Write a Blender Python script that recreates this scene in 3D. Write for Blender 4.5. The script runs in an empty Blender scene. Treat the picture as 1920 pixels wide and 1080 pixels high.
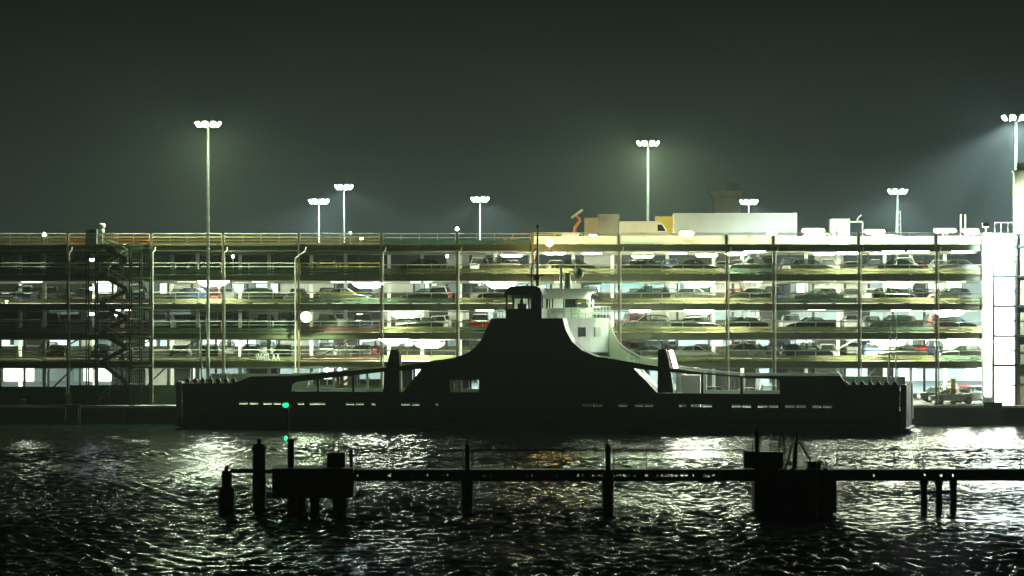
import bpy, math, random
import numpy as np
from mathutils import Vector, Matrix
R = math.radians
random.seed(7)
C = bpy.context.scene.collection
SC = bpy.context.scene

# ------------------------------------------------------------------ camera model used to place things at their real distance
FPX, HCAM = 6400.0, 12.85
def X(px, Y): return (px - 960) * Y / FPX
def Z(py, Y): return HCAM - (py - 540) * Y / FPX

# ------------------------------------------------------------------ object helpers
def tag(o, label=None, cat=None, group=None, kind=None):
    if label: o['label'] = label
    if cat: o['category'] = cat
    if group: o['group'] = group
    if kind: o['kind'] = kind
    return o
def empty(name, loc=(0, 0, 0), rz=0.0):
    o = bpy.data.objects.new(name, None); C.objects.link(o)
    o.location = loc; o.rotation_euler = (0, 0, rz); o.empty_display_size = .3
    return o
def thing(name, label, cat, loc=(0, 0, 0), rz=0.0, group=None):
    return tag(empty(name, loc, rz), label, cat, group)

class MB:
    """collects boxes, bars and tubes, then links them as one mesh object"""
    def __init__(s): s.v = []; s.f = []; s.sm = []
    def add(s, vs, fs, smooth=False):
        b = len(s.v); s.v += [tuple(p) for p in vs]
        s.f += [tuple(i + b for i in f) for f in fs]; s.sm += [smooth] * len(fs)
        return s
    def box(s, x0, x1, y0, y1, z0, z1):
        x0, x1 = min(x0, x1), max(x0, x1); y0, y1 = min(y0, y1), max(y0, y1); z0, z1 = min(z0, z1), max(z0, z1)
        return s.add([(x0, y0, z0), (x1, y0, z0), (x1, y1, z0), (x0, y1, z0), (x0, y0, z1), (x1, y0, z1), (x1, y1, z1), (x0, y1, z1)],
              [(0, 3, 2, 1), (4, 5, 6, 7), (0, 1, 5, 4), (1, 2, 6, 5), (2, 3, 7, 6), (3, 0, 4, 7)])
    def tube(s, p, q, r, r2=None, n=8, cap=True):
        p, q = Vector(p), Vector(q); r2 = r if r2 is None else r2
        d = (q - p).normalized(); a = d.orthogonal().normalized(); b = d.cross(a)
        vs = []
        for (c, rr) in ((p, r), (q, r2)):
            for k in range(n):
                t = 2 * math.pi * k / n
                vs.append(c + a * (rr * math.cos(t)) + b * (rr * math.sin(t)))
        s.add(vs, [(k, (k + 1) % n, n + (k + 1) % n, n + k) for k in range(n)], True)
        if cap: s.add(vs, [tuple(range(n - 1, -1, -1)), tuple(range(n, 2 * n))])
        return s
    def bar(s, p, q, w, h, up=(0, 0, 1)):
        p, q = Vector(p), Vector(q); d = (q - p).normalized(); u = Vector(up)
        a = d.cross(u)
        a = a.normalized() if a.length > 1e-4 else Vector((1, 0, 0)); u = a.cross(d).normalized()
        vs = []
        for c in (p, q):
            for (i, j) in ((-1, -1), (1, -1), (1, 1), (-1, 1)): vs.append(c + a * (i * w / 2) + u * (j * h / 2))
        return s.add(vs, [(0, 1, 2, 3), (7, 6, 5, 4), (0, 4, 5, 1), (1, 5, 6, 2), (2, 6, 7, 3), (3, 7, 4, 0)])
    def path(s, pts, r, n=6):
        for a, b in zip(pts[:-1], pts[1:]): s.tube(a, b, r, n=n)
        return s
    def prism(s, poly, y0, y1):                      # poly of (x, z), extruded in y
        n = len(poly)
        vs = [(x, y0, z) for x, z in poly] + [(x, y1, z) for x, z in poly]
        return s.add(vs, [tuple(range(n)), tuple(range(2 * n - 1, n - 1, -1))] + [(i, n + i, n + (i + 1) % n, (i + 1) % n) for i in range(n)])
    def plan(s, poly, z0, z1):                       # poly of (x, y), extruded in z
        n = len(poly)
        vs = [(x, y, z0) for x, y in poly] + [(x, y, z1) for x, y in poly]
        return s.add(vs, [tuple(range(n - 1, -1, -1)), tuple(range(n, 2 * n))] + [(i, (i + 1) % n, n + (i + 1) % n, n + i) for i in range(n)])
    def sheet(s, x0, x1, y, z0, z1, n=6, d=.012):      # folded sheet metal
        n = 2
        vs = []
        for k in range(n + 1):
            yy = y + (d if k % 2 else -d); z = z0 + (z1 - z0) * k / n
            vs += [(x0, yy, z), (x1, yy, z)]
        return s.add(vs, [(2 * k, 2 * k + 1, 2 * k + 3, 2 * k + 2) for k in range(n)])
    def lathe(s, prof, n=16, cx=0, cy=0):            # prof of (r, z)
        vs = []
        for r, z in prof:
            for k in range(n):
                t = 2 * math.pi * k / n; vs.append((cx + r * math.cos(t), cy + r * math.sin(t), z))
        m = len(prof)
        fs = [(i * n + k, i * n + (k + 1) % n, (i + 1) * n + (k + 1) % n, (i + 1) * n + k) for i in range(m - 1) for k in range(n)]
        s.add(vs, fs, True)
        return s.add(vs, [tuple(range(n - 1, -1, -1)), tuple(range((m - 1) * n, m * n))])
    def mesh(s, name, mat):
        me = bpy.data.meshes.new(name); me.from_pydata(s.v, [], s.f)
        me.polygons.foreach_set('use_smooth', s.sm); me.materials.append(mat); me.update()
        import bmesh
        bm = bmesh.new(); bm.from_mesh(me); bmesh.ops.recalc_face_normals(bm, faces=bm.faces); bm.to_mesh(me); bm.free()
        return me
    def build(s, name, mat, parent=None, bevel=0, label=None):
        o = bpy.data.objects.new(name, s.mesh(name, mat)); C.objects.link(o)
        if parent is not None: o.parent = parent
        if bevel:
            m = o.modifiers.new('bevel', 'BEVEL'); m.width = bevel; m.segments = 2; m.limit_method = 'ANGLE'
        if label: o['label'] = label
        return o

# ------------------------------------------------------------------ materials
def material(name, col, rough=.6, metal=0.0, var=.25, scale=1.2, bump=.0, streak=False, spec=.5, transl=0.0, col2=None, alpha_holes=0):
    m = bpy.data.materials.new(name); m.use_nodes = True
    nt = m.node_tree; N = nt.nodes; L = nt.links
    b = N['Principled BSDF']; out = N['Material Output']
    tc = N.new('ShaderNodeTexCoord'); mp = N.new('ShaderNodeMapping')
    L.new(tc.outputs['Object'], mp.inputs[0])
    if streak: mp.inputs['Scale'].default_value = (1.0, 1.0, .12)
    nz = N.new('ShaderNodeTexNoise'); nz.inputs['Scale'].default_value = scale; nz.inputs['Detail'].default_value = 6; nz.inputs['Roughness'].default_value = .65
    L.new(mp.outputs[0], nz.inputs['Vector'])
    rp = N.new('ShaderNodeValToRGB')
    rp.color_ramp.elements[0].position = .3; rp.color_ramp.elements[1].position = .72
    c2 = col2 or tuple(c * (1 - var) for c in col)
    rp.color_ramp.elements[0].color = (*c2, 1); rp.color_ramp.elements[1].color = (*[min(1, c * (1 + var * .4)) for c in col], 1)
    L.new(nz.outputs['Fac'], rp.inputs[0]); L.new(rp.outputs[0], b.inputs['Base Color'])
    b.inputs['Metallic'].default_value = metal; b.inputs['Specular IOR Level'].default_value = spec
    mr = N.new('ShaderNodeMapRange'); mr.inputs['To Min'].default_value = max(.04, rough - .12); mr.inputs['To Max'].default_value = min(1, rough + .12)
    L.new(nz.outputs['Fac'], mr.inputs['Value']); L.new(mr.outputs[0], b.inputs['Roughness'])
    if bump:
        bp = N.new('ShaderNodeBump'); bp.inputs['Strength'].default_value = bump; bp.inputs['Distance'].default_value = .03
        L.new(nz.outputs['Fac'], bp.inputs['Height']); L.new(bp.outputs[0], b.inputs['Normal'])
    if transl:
        t = N.new('ShaderNodeBsdfTranslucent'); mx = N.new('ShaderNodeMixShader'); mx.inputs[0].default_value = transl
        L.new(rp.outputs[0], t.inputs[0]); L.new(b.outputs[0], mx.inputs[1]); L.new(t.outputs[0], mx.inputs[2]); L.new(mx.outputs[0], out.inputs[0])
    return m
def emitter(name, col, strength, col_var=0.0):
    m = bpy.data.materials.new(name); m.use_nodes = True
    b = m.node_tree.nodes['Principled BSDF']
    b.inputs['Base Color'].default_value = (.8, .8, .8, 1)
    b.inputs['Emission Color'].default_value = (*col, 1); b.inputs['Emission Strength'].default_value = strength
    return m

M = {}
M['concrete'] = material('concrete', (.30, .31, .27), .85, bump=.3, scale=.8)
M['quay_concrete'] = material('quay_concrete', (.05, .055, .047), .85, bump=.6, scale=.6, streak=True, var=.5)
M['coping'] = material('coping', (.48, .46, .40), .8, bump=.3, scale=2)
M['asphalt'] = material('asphalt', (.10, .11, .10), .7, scale=.5, var=.35)
M['slab'] = material('slab', (.27, .27, .18), .8, scale=.7, var=.3)
M['edge_steel'] = material('edge_steel', (.10, .105, .06), .6, scale=1.4, var=.4, streak=True)
M['column_brown'] = material('column_brown', (.17, .10, .05), .6, scale=1.5, var=.35)
M['post_dark'] = material('post_dark', (.035, .04, .035), .6)
M['white_paint'] = material('white_paint', (.78, .79, .72), .45, scale=.9, var=.15)
M['galv'] = material('galv', (.52, .54, .48), .4, .6, scale=3, var=.25)
M['rail_white'] = material('rail_white', (.82, .84, .72), .45, scale=2, var=.2, transl=.25)
M['rail_yellow'] = material('rail_yellow', (.75, .62, .16), .5, scale=2, var=.2, transl=.25)
M['board_orange'] = material('board_orange', (.75, .30, .07), .6, scale=2, var=.3, transl=.3)
M['board_tan'] = material('board_tan', (.56, .40, .15), .6, scale=2, var=.35, transl=.3)
M['panel_olive'] = material('panel_olive', (.46, .47, .22), .6, scale=.35, var=.5, transl=.4)
M['panel_green'] = material('panel_green', (.09, .15, .09), .6, scale=.4, var=.45, transl=.4)
M['panel_cream'] = material('panel_cream', (.86, .86, .68), .6, scale=.5, var=.15, transl=.6)
M['panel_brown'] = material('panel_brown', (.20, .11, .07), .6, scale=.5, var=.4, transl=.3)
M['wall_dark'] = material('wall_dark', (.035, .05, .04), .8, scale=.6, var=.4)
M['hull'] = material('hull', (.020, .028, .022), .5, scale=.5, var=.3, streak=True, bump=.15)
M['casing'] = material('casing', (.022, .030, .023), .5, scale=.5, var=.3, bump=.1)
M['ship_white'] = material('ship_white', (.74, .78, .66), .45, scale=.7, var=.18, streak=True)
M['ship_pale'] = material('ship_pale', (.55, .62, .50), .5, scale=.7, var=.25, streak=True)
M['bridge_grey'] = material('bridge_grey', (.30, .35, .27), .5, scale=.9, var=.3, streak=True)
M['ship_deck'] = material('ship_deck', (.42, .44, .40), .35, scale=1.0, var=.35)
M['ship_red'] = material('ship_red', (.10, .022, .018), .5, scale=1, var=.35)
M['ramp_red'] = material('ramp_red', (.030, .009, .007), .7, scale=1.5, var=.5, spec=.12)
M['ship_pink'] = material('ship_pink', (.33, .24, .20), .5, scale=1, var=.2)
M['glass_dark'] = material('glass_dark', (.02, .025, .025), .08, spec=.8)
gm = M['glass_dark'].copy(); gm.name = 'car_glass'; M['car_glass'] = gm
_n = gm.node_tree.nodes; _tr = _n.new('ShaderNodeBsdfTransparent'); _tr.inputs[0].default_value = (.75, .82, .75, 1); _mx = _n.new('ShaderNodeMixShader'); _mx.inputs[0].default_value = .62
gm.node_tree.links.new(_n['Principled BSDF'].outputs[0], _mx.inputs[1]); gm.node_tree.links.new(_tr.outputs[0], _mx.inputs[2]); gm.node_tree.links.new(_mx.outputs[0], _n['Material Output'].inputs[0])
M['tyre'] = material('tyre', (.02, .02, .02), .8)
M['rim'] = material('rim', (.5, .5, .5), .3, .9)
M['timber'] = material('timber', (.035, .034, .028), .85, scale=2, var=.5, bump=.5, streak=True)
M['jetty_steel'] = material('jetty_steel', (.028, .03, .03), .6, scale=2, var=.4)
M['jetty_concrete'] = material('jetty_concrete', (.05, .052, .048), .85, scale=.8, var=.45, bump=.4)
M['stair_steel'] = material('stair_steel', (.04, .045, .04), .5, .3, scale=2, var=.3)
M['stair_grating'] = material('stair_grating', (.42, .46, .34), .5, .3, scale=3, var=.3)
M['cage_pale'] = material('cage_pale', (.55, .64, .48), .5, scale=2, var=.25, transl=.35)
M['shed'] = material('shed', (.62, .66, .60), .7, scale=.15, var=.35, streak=True)
M['shed_grey'] = material('shed_grey', (.30, .33, .30), .7, scale=.15, var=.5, streak=True)
M['shed_teal'] = material('shed_teal', (.15, .40, .38), .6, scale=.3, var=.3)
M['door_dark'] = material('door_dark', (.05, .06, .06), .6, scale=.5)
M['trailer'] = material('trailer', (.66, .68, .62), .5, scale=.4, var=.15, streak=True)
M['van_white'] = material('van_white', (.82, .82, .78), .35, scale=.6, var=.08)
M['box_yellow'] = material('box_yellow', (.80, .66, .12), .5, scale=.8, var=.25)
M['box_tan'] = material('box_tan', (.66, .55, .34), .55, scale=.8, var=.25)
M['tower_tan'] = material('tower_tan', (.46, .33, .18), .7, scale=.4, var=.3)
M['crane_beige'] = material('crane_beige', (.66, .58, .34), .5, scale=.8, var=.25, streak=True)
M['orange'] = material('orange', (.65, .22, .06), .5, scale=2, var=.3)
M['yellow_post'] = material('yellow_post', (.85, .68, .05), .5, scale=2, var=.2)
M['cladding'] = material('cladding', (.84, .86, .82), .5, scale=.4, var=.06, streak=True)

GREEN, COOL, WARM = (.76, 1.0, .62), (.70, .95, 1.0), (1.0, .76, .30)
E = {}
E['tube'] = emitter('tube_glow', (.90, 1.0, .74), 420)
E['tube_front'] = emitter('tube_glow_front', (.90, 1.0, .78), 170)
E['tube_strong'] = emitter('tube_glow_strong', (.92, 1.0, .74), 900)
E['tube_cool'] = emitter('tube_glow_cool', (.80, .88, 1.0), 40)
E['flood_green'] = emitter('flood_glow', GREEN, 2300)
E['flood_cool'] = emitter('flood_glow_cool', COOL, 1100)
E['flood_strong'] = emitter('flood_glow_strong', GREEN, 4200)
E['flood_right'] = emitter('flood_glow_right', COOL, 2200)
E['small'] = emitter('small_lamp_glow', (.9, 1.0, .9), 150)
E['warm'] = emitter('warm_lamp_glow', (1.0, .68, .18), 150)
E['warm_roof'] = emitter('warm_roof_glow', (1.0, .86, .42), 150)
E['green_nav'] = emitter('green_light_glow', (.004, 1.0, .26), 2.6)
E['glow_cladding'] = emitter('cladding_glow', (.95, 1.0, .92), 12)  # glow stands in for light falling on the tower's white wall
E['lit_window'] = emitter('lit_window', (.94, 1.0, .82), 2.2)
E['roof'] = emitter('roof_lamp_glow', (.97, 1.0, .66), 280)
E['stair'] = emitter('stair_lamp_glow', (.72, .76, 1.0), 28)
E['sign'] = emitter('sign_glow', (.8, .9, .5), .28)
E['lit_window_dim'] = emitter('lit_window_dim', (.90, 1.0, .82), .45)
E['lit_window_teal'] = emitter('lit_window_teal', (.45, .72, .62), .5)
E['strip'] = emitter('pillar_stripe_glow', (1.0, .93, .86), 22)  # for the white pillar stripe, made to glow to brighten the ferry deck

def lamp(name, kind, loc, energy, col, parent=None, size=.25, target=None, cone=120, blend=.6):
    l = bpy.data.lights.new(name, kind); l.energy = energy; l.color = col
    if kind != 'AREA': l.shadow_soft_size = size
    if kind == 'SPOT': l.spot_size = R(cone); l.spot_blend = blend
    o = bpy.data.objects.new(name, l); C.objects.link(o); o.location = loc
    if target is not None:
        o.rotation_euler = (Vector(target) - Vector(loc)).to_track_quat('-Z', 'Y').to_euler()
    if parent is not None:
        o.parent = parent
    return o

# ------------------------------------------------------------------ camera, world
cam = bpy.data.cameras.new('camera'); cam.sensor_width = 36; cam.lens = 36 * FPX / 1920; cam.clip_end = 4000; cam.clip_start = .5
co = bpy.data.objects.new('camera', cam); C.objects.link(co)
co.location = (0, 0, HCAM); co.rotation_euler = (R(90), 0, 0); SC.camera = co

w = bpy.data.worlds.new('World'); SC.world = w; w.use_nodes = True
nt = w.node_tree; N = nt.nodes; L = nt.links
bg = N['Background']
tc = N.new('ShaderNodeTexCoord'); sp = N.new('ShaderNodeSeparateXYZ'); L.new(tc.outputs['Generated'], sp.inputs[0])
rp = N.new('ShaderNodeValToRGB'); cr = rp.color_ramp                # night sky lit from below by the port: brighter towards the horizon
cr.elements[0].position = .0; cr.elements[0].color = (.022, .032, .027, 1)
cr.elements[1].position = .35; cr.elements[1].color = (.0032, .0042, .0037, 1)
e = cr.elements.new(.085); e.color = (.0066, .0086, .0076, 1)
L.new(sp.outputs['Z'], rp.inputs[0]); L.new(rp.outputs[0], bg.inputs['Color']); bg.inputs['Strength'].default_value = 1.0

SC.view_settings.view_transform = 'Standard'; SC.view_settings.look = 'None'
SC.view_settings.exposure = 0; SC.view_settings.gamma = 1
cy = SC.cycles
cy.use_denoising = True
try: cy.denoiser = 'OPENIMAGEDENOISE'
except Exception: pass
cy.max_bounces = 6; cy.diffuse_bounces = 3; cy.glossy_bounces = 3; cy.transmission_bounces = 4; cy.volume_bounces = 0
cy.sample_clamp_indirect = 3; cy.sample_clamp_direct = 40; cy.caustics_reflective = False; cy.caustics_refractive = False
cy.use_light_tree = True

# ------------------------------------------------------------------ setting: water, ground, quay, haze
QY, QZ = 322.0, 1.75
def water():
    rng = np.random.default_rng(11)
    xs = np.arange(-62, 62.01, .2); ys = np.concatenate([np.arange(138, 240, .14), np.arange(240, QY + .1, .2)])
    ys[-1] = QY
    gx, gy = np.meshgrid(xs, ys); gz = np.zeros_like(gx)
    for k in range(96):
        lam = 0.45 * (3.2 / .45) ** rng.random()
        th = rng.normal(0, .85) + .2
        kx, ky = math.sin(th) * 2 * math.pi / lam, math.cos(th) * 2 * math.pi / lam
        slope = .044 * (1.25 if .6 < lam < 1.5 else .62)
        ph = rng.random() * 6.283
        gz += slope * lam / 6.283 * np.sin(kx * gx + ky * gy + ph + .5 * np.sin(gx * .07 * rng.random() + gy * .05 + ph))
    patch = .74 + .42 * np.sin(gx * .11 + 1.3 * np.sin(gy * .06)) * np.sin(gy * .083 + .7 + .8 * np.sin(gx * .05))
    gz *= patch
    edge = np.minimum(np.minimum((gx + 62) / 6, (62 - gx) / 6), (gy - 138) / 6).clip(0, 1)
    edge = np.minimum(edge, ((QY - gy) / 2).clip(0.25, 1))
    edge *= np.where(gy > 270, np.clip(1 - (gy - 270) / 50 * .55, .45, 1), 1)
    edge *= 1 + .75 * ((222 - gy) / 55).clip(0, 1)
    edge[:, 0] = edge[:, -1] = 0; edge[0, :] = 0
    gz *= edge
    ny, nx = gx.shape
    V = np.stack([gx.ravel(), gy.ravel(), gz.ravel()], 1)
    i = np.arange(ny * nx).reshape(ny, nx)
    Q = np.stack([i[:-1, :-1].ravel(), i[:-1, 1:].ravel(), i[1:, 1:].ravel(), i[1:, :-1].ravel()], 1)
    n0 = len(V)
    far = np.array([(-380, -60, 0), (380, -60, 0), (-380, 138, 0), (380, 138, 0), (-380, QY, 0), (380, QY, 0)], float)
    V = np.concatenate([V, far])
    bl, br, tl, tr = i[0, 0], i[0, -1], i[-1, 0], i[-1, -1]
    Q = np.concatenate([Q, [[n0, n0 + 1, n0 + 3, n0 + 2], [n0 + 2, bl, tl, n0 + 4], [br, n0 + 3, n0 + 5, tr]]])
    me = bpy.data.meshes.new('water'); me.vertices.add(len(V)); me.vertices.foreach_set('co', V.ravel())
    me.loops.add(len(Q) * 4); me.loops.foreach_set('vertex_index', Q.ravel().astype(np.int32))
    me.polygons.add(len(Q)); me.polygons.foreach_set('loop_start', np.arange(0, len(Q) * 4, 4, dtype=np.int32))
    me.polygons.foreach_set('use_smooth', np.ones(len(Q), bool)); me.update(); me.validate()
    m = bpy.data.materials.new('harbour_water'); m.use_nodes = True
    nt = m.node_tree; b = nt.nodes['Principled BSDF']
    b.inputs['Base Color'].default_value = (.006, .010, .008, 1); b.inputs['Roughness'].default_value = .15; b.inputs['IOR'].default_value = 1.33
    t = nt.nodes.new('ShaderNodeTexCoord'); mp = nt.nodes.new('ShaderNodeMapping'); mp.inputs['Scale'].default_value = (1.1, .8, 1)
    nz = nt.nodes.new('ShaderNodeTexNoise'); nz.inputs['Scale'].default_value = 3.4; nz.inputs['Detail'].default_value = 3
    bp = nt.nodes.new('ShaderNodeBump'); bp.inputs['Strength'].default_value = .35; bp.inputs['Distance'].default_value = .07
    nt.links.new(t.outputs['Object'], mp.inputs[0]); nt.links.new(mp.outputs[0], nz.inputs['Vector']); nt.links.new(nz.outputs['Fac'], bp.inputs['Height']); nt.links.new(bp.outputs[0], b.inputs['Normal'])
    me.materials.append(m)
    o = bpy.data.objects.new('water', me); C.objects.link(o); tag(o, kind='structure')
water()
tag(MB().box(-380, 380, QY + .9, 880, -2, QZ).build('ground', M['asphalt']), kind='structure')
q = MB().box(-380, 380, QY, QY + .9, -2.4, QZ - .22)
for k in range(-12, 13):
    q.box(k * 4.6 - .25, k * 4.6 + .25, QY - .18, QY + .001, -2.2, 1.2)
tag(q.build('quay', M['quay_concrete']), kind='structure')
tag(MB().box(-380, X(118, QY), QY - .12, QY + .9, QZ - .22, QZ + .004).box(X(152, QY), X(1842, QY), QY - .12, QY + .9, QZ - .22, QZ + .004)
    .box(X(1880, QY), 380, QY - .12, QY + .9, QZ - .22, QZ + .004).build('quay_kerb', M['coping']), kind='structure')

hz = MB().box(-390, 390, -40, 890, -3.4, 46).build('haze', M['concrete'])
tag(hz, kind='stuff')
hm = bpy.data.materials.new('night_haze'); hm.use_nodes = True; hn = hm.node_tree
for n in list(hn.nodes):
    if n.type != 'OUTPUT_MATERIAL': hn.nodes.remove(n)
pv = hn.nodes.new('ShaderNodeVolumePrincipled'); pv.inputs['Color'].default_value = (.86, .95, .88, 1); pv.inputs['Density'].default_value = .00027
hn.links.new(pv.outputs[0], [n for n in hn.nodes if n.type == 'OUTPUT_MATERIAL'][0].inputs['Volume'])
hz.data.materials.clear(); hz.data.materials.append(hm)

# ------------------------------------------------------------------ the parking deck
GY0, GY1 = 325.0, 357.0
EDG = [-165, -20, 127, 283, 418, 560, 715, 857, 998, 1160, 1362, 1450, 1610, 1755, 1843]
ORD = ['', 'first', 'second', 'third', 'fourth', 'fifth', 'sixth', 'seventh', 'eighth', 'ninth', 'tenth', 'eleventh', 'twelfth', 'thirteenth']
TOP = {6: 16.95, 5: 14.12, 4: 11.33, 3: 8.58, 2: 5.84, 1: QZ}
FLN = {5: 'top covered floor', 4: 'second floor from top', 3: 'third floor from top', 2: 'fourth floor from top', 1: 'ground floor'}
GX0, GX1 = X(EDG[0], GY0), X(EDG[-1], GY0)
def gx(px): return X(px, GY0)
def bay_of(px):
    for i in range(len(EDG) - 1):
        if EDG[i] <= px < EDG[i + 1]: return i
    return len(EDG) - 2

g = thing('parking_garage', 'long open-sided multi-storey parking deck with lit floors of cars behind the ferry', 'parking garage', (0, GY0, 0))
def G(mb_fn):                                              # garage-local y: 0 at the facade
    mb = MB(); mb_fn(mb); return mb
for k in (6, 5, 4, 3, 2):
    t = TOP[k]
    mb = MB().box(GX0, GX1, .31, GY1 - GY0 - .3, t - .24, t)
    for i, px in enumerate(EDG):
        x = gx(px); mb.box(x - .14, x + .14, .33, GY1 - GY0 - .32, t - .55, t - .241)
        if i < len(EDG) - 1:
            x2 = gx((EDG[i] + EDG[i + 1]) / 2); mb.box(x2 - .1, x2 + .1, .33, GY1 - GY0 - .32, t - .46, t - .241)
    for yy in (5.4, 10.6, 20.2): mb.box(GX0, GX1, yy, yy + .18, t - .66 if yy > 6 else t - .5, t - .2415)
    mb.build('floor_slab', M['slab'], g)
    MB().tube((GX0, 4.2, t - .72), (GX1, 4.2, t - .72), .04).tube((GX0, 12.5, t - .8), (GX1, 12.5, t - .8), .05).build('conduit', M['galv'], g)
    MB().box(GX0, GX1, .1, .3, t - .58, t + .03).box(GX0, GX1, .0, .1, t - .06, t + .03).box(GX0, GX1, .0, .1, t - .58, t - .5).build('edge_beam', M['edge_steel'], g)
    MB().box(GX0, GX1, GY1 - GY0 - .28, GY1 - GY0 - .05, t - .5, t + (.95 if k < 6 else .5)).build('rear_parapet', M['edge_steel'], g)
for i, px in enumerate(EDG):                               # facade posts with their drainpipes
    x = gx(px); zt = 17.95 if i not in (7, 8) else 18.25
    MB().box(x - .085, x + .085, -.22, .0, QZ, zt).box(x - .2, x + .2, -.26, .0, QZ, QZ + .12).build('facade_post', M['column_brown'], g)
    if 1 < i < len(EDG) - 1:
        xp = x + .21; r = .06
        if i == 5: pts = [(x + .75, -.3, 16.75), (x + .62, -.35, 16.3), (x - .28, -.4, 15.7), (x - .28, -.4, 4.6), (x + .3, -.4, 4.45)]; r = .075
        else: pts = [(xp + .22, -.1, 16.75), (xp + .2, -.2, 16.42), (xp, -.3, 16.2), (xp, -.3, 2.0)]
        MB().path(pts, r).build('drainpipe', M['white_paint'], g)
rng = random.Random(3); RP = []
xr = GX0 + 1.2
while xr < GX1:                                            # rear posts, mid columns
    MB().box(xr - .12, xr + .12, GY1 - GY0 - .5, GY1 - GY0 - .29, QZ, 17.4).build('rear_post', M['post_dark'], g)
    RP.append(xr); xr += rng.choice([1.7, 2.5, 2.5, 3.3])
for k in (5, 4, 3, 2, 1):                                  # infill screens between some rear posts
    for a, b in zip(RP[:-1], RP[1:]):
        u = rng.random()
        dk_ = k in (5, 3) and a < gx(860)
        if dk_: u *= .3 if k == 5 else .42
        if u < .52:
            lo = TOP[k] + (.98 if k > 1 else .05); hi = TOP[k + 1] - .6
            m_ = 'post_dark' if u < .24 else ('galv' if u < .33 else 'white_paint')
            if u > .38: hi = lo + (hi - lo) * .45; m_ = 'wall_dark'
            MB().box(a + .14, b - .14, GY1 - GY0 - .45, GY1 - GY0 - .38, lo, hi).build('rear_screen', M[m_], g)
for k, p in ((2, 210), (2, 300), (1, 60), (1, 235), (2, 70), (2, 1550), (3, 190), (4, 1510), (2, 590), (1, 1590)):
    x = gx(p)
    MB().bar((x, 5.2, TOP[k] + .2), (x + 3.4, 5.2, TOP[k + 1] - .6), .14, .14).build('brace', M['post_dark'] if p < 700 else M['white_paint'], g)
for i, px in enumerate(EDG[:-1]):
    xm = gx((px + EDG[i + 1]) / 2)
    MB().box(xm - .17, xm + .17, 10.8, 11.14, QZ, 16.4).build('inner_column', M['white_paint'] if i % 2 else M['galv'], g)
    MB().box(gx(px) - .17, gx(px) + .17, 20.4, 20.74, QZ, 16.4).build('inner_column', M['white_paint'], g)

def bay_guard(k, i):
    x0, x1 = gx(EDG[i]) + .16, gx(EDG[i + 1]) - .16
    z = TOP[k] + .03; p0 = EDG[i]
    rail = MB(); tubes = []
    if k == 6:
        if p0 in (127,): style = 'orange'
        elif p0 < 715: style = 'tan'
        elif p0 < 998: style = 'green'
        else: style = 'cream'
        if style == 'cream':
            pan = MB()
            n = max(2, int((x1 - x0) / 1.9)); wd = (x1 - x0) / n
            for j in range(n): pan.sheet(x0 + j * wd + .02, x0 + (j + 1) * wd - .02, .1, z + .05, z + .82)
            r = pan.build('guard_rail', M['panel_cream'], g)
            rl = MB()
            for zz in (.98, 1.12): rl.tube((x0, .05, z + zz), (x1, .05, z + zz), .035)
            for j in range(n + 1): rl.box(x0 + j * wd - .03, x0 + j * wd + .03, .14, .2, z, z + 1.12)
            rl.build('handrail', M['rail_white'], r)
        else:
            pan = MB(); mat = {'orange': 'board_orange', 'tan': 'board_tan', 'green': 'panel_green'}[style]
            if style == 'green': pan.sheet(x0, x1, .1, z + .05, z + .42, 4)
            else:
                for a, b in ((.04, .2), (.36, .5), (.66, .82)): pan.sheet(x0, x1, .1, z + a, z + b, 3)
            r = pan.build('guard_rail', M[mat], g)
            rl = MB()
            for zz in (.66, 1.03) if style == 'green' else (1.03,): rl.tube((x0, -.02, z + zz), (x1, -.02, z + zz), .05)
            n = int((x1 - x0) / 1.9) + 1
            for j in range(n + 1): rl.box(x0 + (x1 - x0) * j / n - .025, x0 + (x1 - x0) * j / n + .025, .13, .18, z, z + 1.03)
            rl.build('handrail', M['rail_white'], r)
        return
    if p0 < 560: mat = {5: 'panel_green', 4: 'panel_olive', 3: 'panel_green', 2: 'panel_olive'}[k]
    elif p0 < 715: mat = {5: 'panel_green', 4: 'panel_green', 3: 'panel_brown', 2: 'panel_brown'}[k]
    else: mat = 'panel_olive' if (k + i) % 5 else 'panel_green'
    if p0 == 127: mat = 'panel_brown'
    hgt = .46 if p0 < 560 else .56
    zo = .05
    r = MB().sheet(x0, x1, .11, z + zo, z + hgt * .48, 4).sheet(x0, x1, .08, z + hgt * .54, z + hgt, 4).build('guard_rail', M[mat], g)
    rl = MB()
    for zz in ((.72, 1.06) if p0 < 715 else (1.02,) if k != 5 else (.9,)):
        rl.tube((x0, -.03, z + zz), (x1, -.03, z + zz), .05 if zz > 1 or k == 5 else .03)
    n = int((x1 - x0) / 2.4) + 1
    for j in range(n + 1): rl.box(x0 + (x1 - x0) * j / n - .03, x0 + (x1 - x0) * j / n + .03, .14, .2, z, z + 1.02)
    rl.build('handrail', M['rail_yellow'] if (p0 == 560 and k > 3) else M['rail_white'], r)
for k in (6, 5, 4, 3, 2):
    for i in range(len(EDG) - 1): bay_guard(k, i)
for i in range(0, 6):                                      # dark ground-floor wall panels in the left bays
    MB().box(gx(EDG[i]) + .16, gx(EDG[i + 1]) - .16, .05, .15, QZ, QZ + (1.85 if i > 1 else 1.7)).build('wall_panel', M['wall_dark'], g)
MB().prism([(0, QZ + .2), (4.6, 4.9), (4.6, 5.2), (0, QZ + .5)], .0, .1).build('ramp_edge', M['ship_red'], g).location.x = gx(590)
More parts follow.
